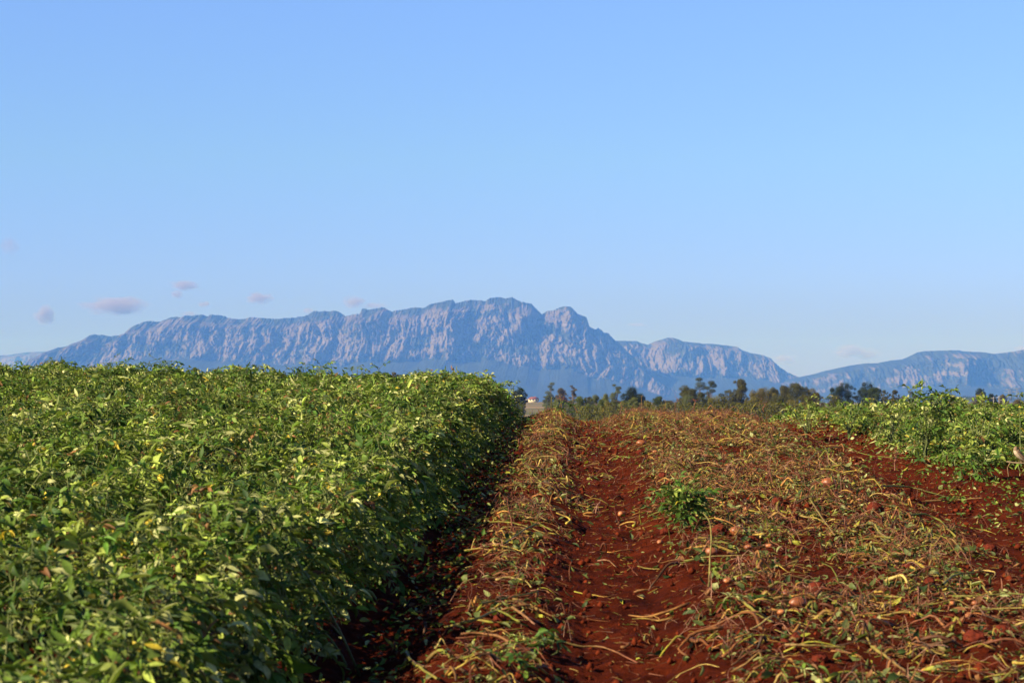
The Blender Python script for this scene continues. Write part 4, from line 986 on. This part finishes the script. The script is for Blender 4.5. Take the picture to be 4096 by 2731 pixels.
for px, top, Y, spd, nst, p, lb, sz, sd in [
    (490, 1447, 23, .22, 4, FR, 'dark leafy shoots rising above the left crop near the brown tree top', .055, 1),
    (660, 1440, 23, .2, 4, FR, 'second pair of tall dark shoots from the left on the crop skyline', .06, 2),
    (945, 1436, 24, .10, 2, FR, 'tallest single shoot on the left crop skyline, centre', .06, 4),
    (990, 1470, 23, .2, 4, FR, 'dark bushy shoots just right of the tallest single shoot', .055, 5),
    (1235, 1456, 24, .26, 4, FR, 'broad group of shoots on the skyline left of the small tree top', .055, 6),
    (1430, 1466, 24, .3, 5, FR, 'wide dark mound of shoots left of the small tree top on the skyline', .055, 7),
    (1690, 1485, 22, .06, 2, MX, 'thin shoot on the skyline right of the small tree top', .05, 8),
    (1925, 1500, 25, .3, 5, MX, 'low bushy shoots near the right end of the left crop', .055, 9),
    (2040, 1503, 27, .06, 2, FR, 'pale sprig at the very right end of the left crop', .055, 10),
    (30, 1450, 24, .15, 3, MX, 'shoots at the far left end of the crop skyline', .055, 12)]:
    loc, H = on_crop(px, top, Y, 0); plant(loc, H, spd, nst + (3 if nst > 2 else 0), p, lb, sd, sz * 1.15, .2, name='potato_shoot', nleaf=13, cat='shoot', group='shoots on the left crop')
for px, top, Y, spd, nst, p, lb, sz, sd, nl in [
    (3700, 1558, 18.5, .30, 13, [1.5, 3.5, 3.5, 1.6, .8, 0, 0], 'tall dark leafy potato clump towering over the right crop', .072, 21, 9),
    (3920, 1590, 18.2, .18, 5, MX, 'broad leaved plant right of the tall dark clump', .085, 22, 8),
    (3240, 1584, 24, .06, 2, YL, 'pale spindly weed spike where the right crop meets the windrow', .035, 23, 12),
    (3225, 1612, 22, .3, 6, YL, 'yellow green bush at the left end of the right crop', .05, 24, 8),
    (3395, 1590, 22, .35, 7, YL, 'yellowing plants under the left tree of the dark pair', .055, 25, 8),
    (3560, 1592, 20, .35, 7, YL, 'yellow leaved plants under the small olive trees', .055, 26, 8),
    (4080, 1578, 18, .03, 1, MX, 'lone thin sprig at the right frame edge', .05, 27, 7),
    (3900, 1800, 16.6, .14, 6, [3, 4, 3, .6, .2, 0, 0], 'broad dark leaves in front of the right crop left of the bird', .07, 28, 6),
    (4060, 1620, 18.9, .3, 6, MX, 'green plants behind the bird at the right edge', .07, 29, 8)]:
    loc, H = on_crop(px, top, Y, 0); plant(loc, H, spd, nst, p, lb, sd, sz, .3, nleaf=nl, group='plants in the right crop')
c = at_dist(2225, 1590, 26.3); gz = float(soil(c[0], 26.3))
plant((c[0], 26.3, gz), c[2] - gz, .06, 3, FR, 'wilted dark green leaves drooping on the left windrow crest', 41, .07, .3, nleaf=4, droop=.9, name='potato_shoot', cat='shoot')
for px, py, lb, k in [(2140, 2590, 'heap of green leaves on the left windrow at the bottom edge', 9), (3000, 2430, 'bluish green leaves left of the largest bright potato', 5), (2500, 1840, 'flat green leaves on the furrow floor above the green plant', 3),
                      (2560, 1800, 'pale leaf leaning against the round potato near the crest', 1), (3400, 2230, 'crumpled pale leaves in the middle of the windrow', 6), (3130, 2680, 'pale green leaves near the bottom edge', 7),
                      (3830, 2010, 'small leafy sprig lying beside the bare strip', 4), (3320, 1930, 'dark broken leaf standing over the long dusty potato', 2), (2080, 2660, 'green leaf bunch at the bottom edge of the left windrow', 6), (2900, 2280, 'wilted leaves beside the long upright stem', 3)]:
    p_ = on_ground(px, py, .9); r_ = np.random.default_rng(px); g = Geo(); n = k
    az = r_.uniform(0, 6.28, n); D = np.stack([np.cos(az), np.sin(az), r_.uniform(-.05, .5, n)], 1)
    O = np.zeros((n, 3)) + r_.normal(size=(n, 3)) * [.04, .05, .006]; O[:, 2] += .03
    compound(g, O, D, r_.uniform(.08, .14, n), .055 * r_.uniform(.8, 1.2, n), [2, 3, 3, 1.5, 1.5, .1, 0], .45, True, r_)
    o = g.build('potato_leaf', LEAF); o.location = p_; tag(o, lb, 'leaf', 'loose leaves on the dug strip')

# ------------------------------------------------------------------ the bird
def bird():
    c = at_dist(4073, 1836, 16.9); r = np.random.default_rng(2)
    root = empty('bird', c); tag(root, 'small streaky brown bird perched at the edge of the right crop', 'bird', None)
    root.rotation_euler = (0, 0, R(8))
    # body axis from tail to head in the local x-z plane; head up and to the left, tail down to the right
    ax = np.array([[.098, 0, -.028], [.07, 0, -.010], [.045, 0, .012], [.02, 0, .036], [-.002, 0, .060], [-.012, 0, .078], [-.010, 0, .092], [-.008, 0, .104]])
    rw = np.array([.004, .012, .021, .027, .026, .018, .0155, .012]); rd = rw * np.array([1, .8, .92, 1.0, .98, 1, 1, 1]); ax[:, 0] -= .01
    S, K = 33, 22; u = np.linspace(0, len(ax) - 1, S)
    A = catmull(ax, S); rr = np.interp(u, range(len(ax)), rw); A[0] = ax[0]
    T = norm(np.gradient(A, axis=0)); side = np.array([0, 1.0, 0]); N = norm(np.cross(T, side))
    ang = np.linspace(0, 2 * math.pi, K, endpoint=False)
    V = A[:, None] + (np.cos(ang)[None, :, None] * N[:, None] * 1.05 + np.sin(ang)[None, :, None] * side) * rr[:, None, None]
    V = V.reshape(-1, 3); idx = np.arange(S * K).reshape(S, K)
    q = np.stack([idx[:-1], np.roll(idx[:-1], -1, 1), np.roll(idx[1:], -1, 1), idx[1:]], -1).reshape(-1, 4)
    V = np.concatenate([V, [A[0]], [A[-1] + T[-1] * .006]]); n0 = S * K
    tri = np.array([[n0, idx[0, (k + 1) % K], idx[0, k]] for k in range(K)] + [[n0 + 1, idx[-1, k], idx[-1, (k + 1) % K]] for k in range(K)])
    belly = np.tile(np.cos(ang), S); belly = np.concatenate([belly, [0, 0]])
    # which side is the belly: faces -x
    bx_ = np.clip((A[:, None, 0].repeat(K, 1).reshape(-1) - V[:-2, 0]) / .02, -1, 1); bx_ = np.concatenate([bx_, [0, 0]])
    streak = fbm(V[:, 0] * 60, V[:, 1] * 260, V[:, 2] * 60, 2)
    col = np.array([.23, .15, .085])[None] * (1 + .9 * streak[:, None]); bel = sstep(.0, .6, bx_)[:, None] * (V[:, 2:3] < .075)
    col = col * (1 - bel) + np.array([.50, .40, .27]) * bel
    mesh_obj('body', V, [tri, q], mat_attr('bird_feather', .8, .2, 0, None, 250, .35), root, col=np.clip(col, .02, 1), smooth=True)
    BF = mat_attr('bird_wing', .8, .2, 0, None, 300, .4); BK = mat_plain('beak_horn', (.10, .07, .05), .4, .4)
    for s in (-1, 1):      # folded wings
        g = Geo(); m = 9; t = np.linspace(0, 1, m)
        P = np.stack([-.012 + .093 * t, s * (.0245 - .012 * t ** 2), .062 - .078 * t], 1); P[:, 1] += s * .003 * np.sin(t * 3.1)
        w = .021 * np.sin(np.clip(t * .93 + .07, 0, 1) * 3.14) ** .6 * (1 - .45 * t)
        nrm = np.array([.64, 0, .77])
        a = P + nrm * w[:, None] * .75; b = P - nrm * w[:, None] * .9; th = np.array([0, s * .004, 0]); mid = P + th
        V = np.concatenate([a, mid, b, P - th * .5]); i = np.arange(m - 1)
        q = np.concatenate([np.stack([i + o0, i + 1 + o0, i + 1 + o1, i + o1], 1) for o0, o1 in ((0, m), (m, 2 * m), (2 * m, 3 * m), (3 * m, 0))])
        cc = np.concatenate([np.tile([.24, .16, .09], (m, 1)), np.tile([.16, .10, .06], (m, 1)), np.tile([.32, .23, .14], (m, 1)), np.tile([.2, .14, .08], (m, 1))])
        mesh_obj('wing', V, [q], BF, root, col=cc, smooth=False)
    g = Geo()              # tail feathers
    for k in range(5):
        y = (k - 2) * .003
        lo = np.array([[.076, y - .004, -.022], [.076, y + .004, -.022], [.130, y * 2.1 + .005, -.062], [.130, y * 2.1 - .005, -.062]]) + [0, 0, .0012 * k]
        g.add(np.concatenate([lo, lo - [0, 0, .0011]]), (.15, .095, .055), None, [[0, 1, 2, 3], [7, 6, 5, 4], [0, 3, 7, 4], [1, 5, 6, 2], [0, 4, 5, 1], [3, 2, 6, 7]])
    g.build('tail', BF, root)
    g = Geo(); tubes(g, np.array([[[-.012, 0, .0985], [-.018, .012, .0965], [-.024, .0215, .094]]]) * [1, -.2, 1] * [1, 1, 1] + np.array([.020, 0, 0]), np.array([[.0035, .0025, .0006]]), np.array([[.1, .07, .05]]), 6)
    g.build('beak', BK, root, smooth=True)
    for s in (-1, 1):
        import bmesh
        bm = bmesh.new(); bmesh.ops.create_icosphere(bm, subdivisions=2, radius=.0024, matrix=Matrix.Translation((-.006, s * .0138, .100)))
        me = bpy.data.meshes.new('eye'); bm.to_mesh(me); bm.free(); me.materials.append(mat_plain('dark_eye', (.01, .008, .006), .1, .6)); o = bpy.data.objects.new('eye', me); C.objects.link(o); o.parent = root
        g = Geo(); tubes(g, np.array([[[.024, s * .011, .012], [.016, s * .011, -.006], [.022, s * .011, -.026]]]), np.array([[.0035, .0016, .0013]]), np.array([[.4, .25, .17]]), 6)
        for d in ((-.015, -.004), (-.016, .002), (-.013, .007), (.010, 0)):
            tubes(g, np.array([[[.022, s * .011, -.026], [.022 + d[0] * .6, s * .011 + d[1] * .6, -.0265], [.022 + d[0], s * .011 + d[1], -.029]]]), np.array([[.0012, .001, .0006]]), np.array([[.4, .25, .17]]), 5)
        g.build('leg', STEM, root, smooth=True)
    # the stem it perches on
    P = np.array([c + [-.10, -.012, -.020], c + [-.04, -.012, -.029], c + [.03, -.011, -.033], c + [.10, .012, -.034], c + [.2, .03, -.05]])
    g = Geo(); tubes(g, catmull(P, 14)[None] - 0, np.linspace(.0075, .005, 14)[None], np.array([(.36, .27, .15)]), 6, colend=np.array([(.3, .2, .1)]))
    P2 = np.array([c + [-.07, -.012, -.026], c + [-.09, 0, -.07], c + [-.08, 0, -.15]]); tubes(g, P2[None], np.array([[.005, .005, .006]]), np.array([(.3, .2, .1)]), 6)
    P2 = np.array([c + [.12, .015, -.038], c + [.14, .02, -.09], c + [.13, .03, -.16]]); tubes(g, P2[None], np.array([[.005, .005, .006]]), np.array([(.3, .2, .1)]), 6)
    o = g.build('potato_stalk', STEM, loc=tuple(P[0]), smooth=True); tag(o, 'dry pale stem on which the brown bird stands', 'stem')
bird()
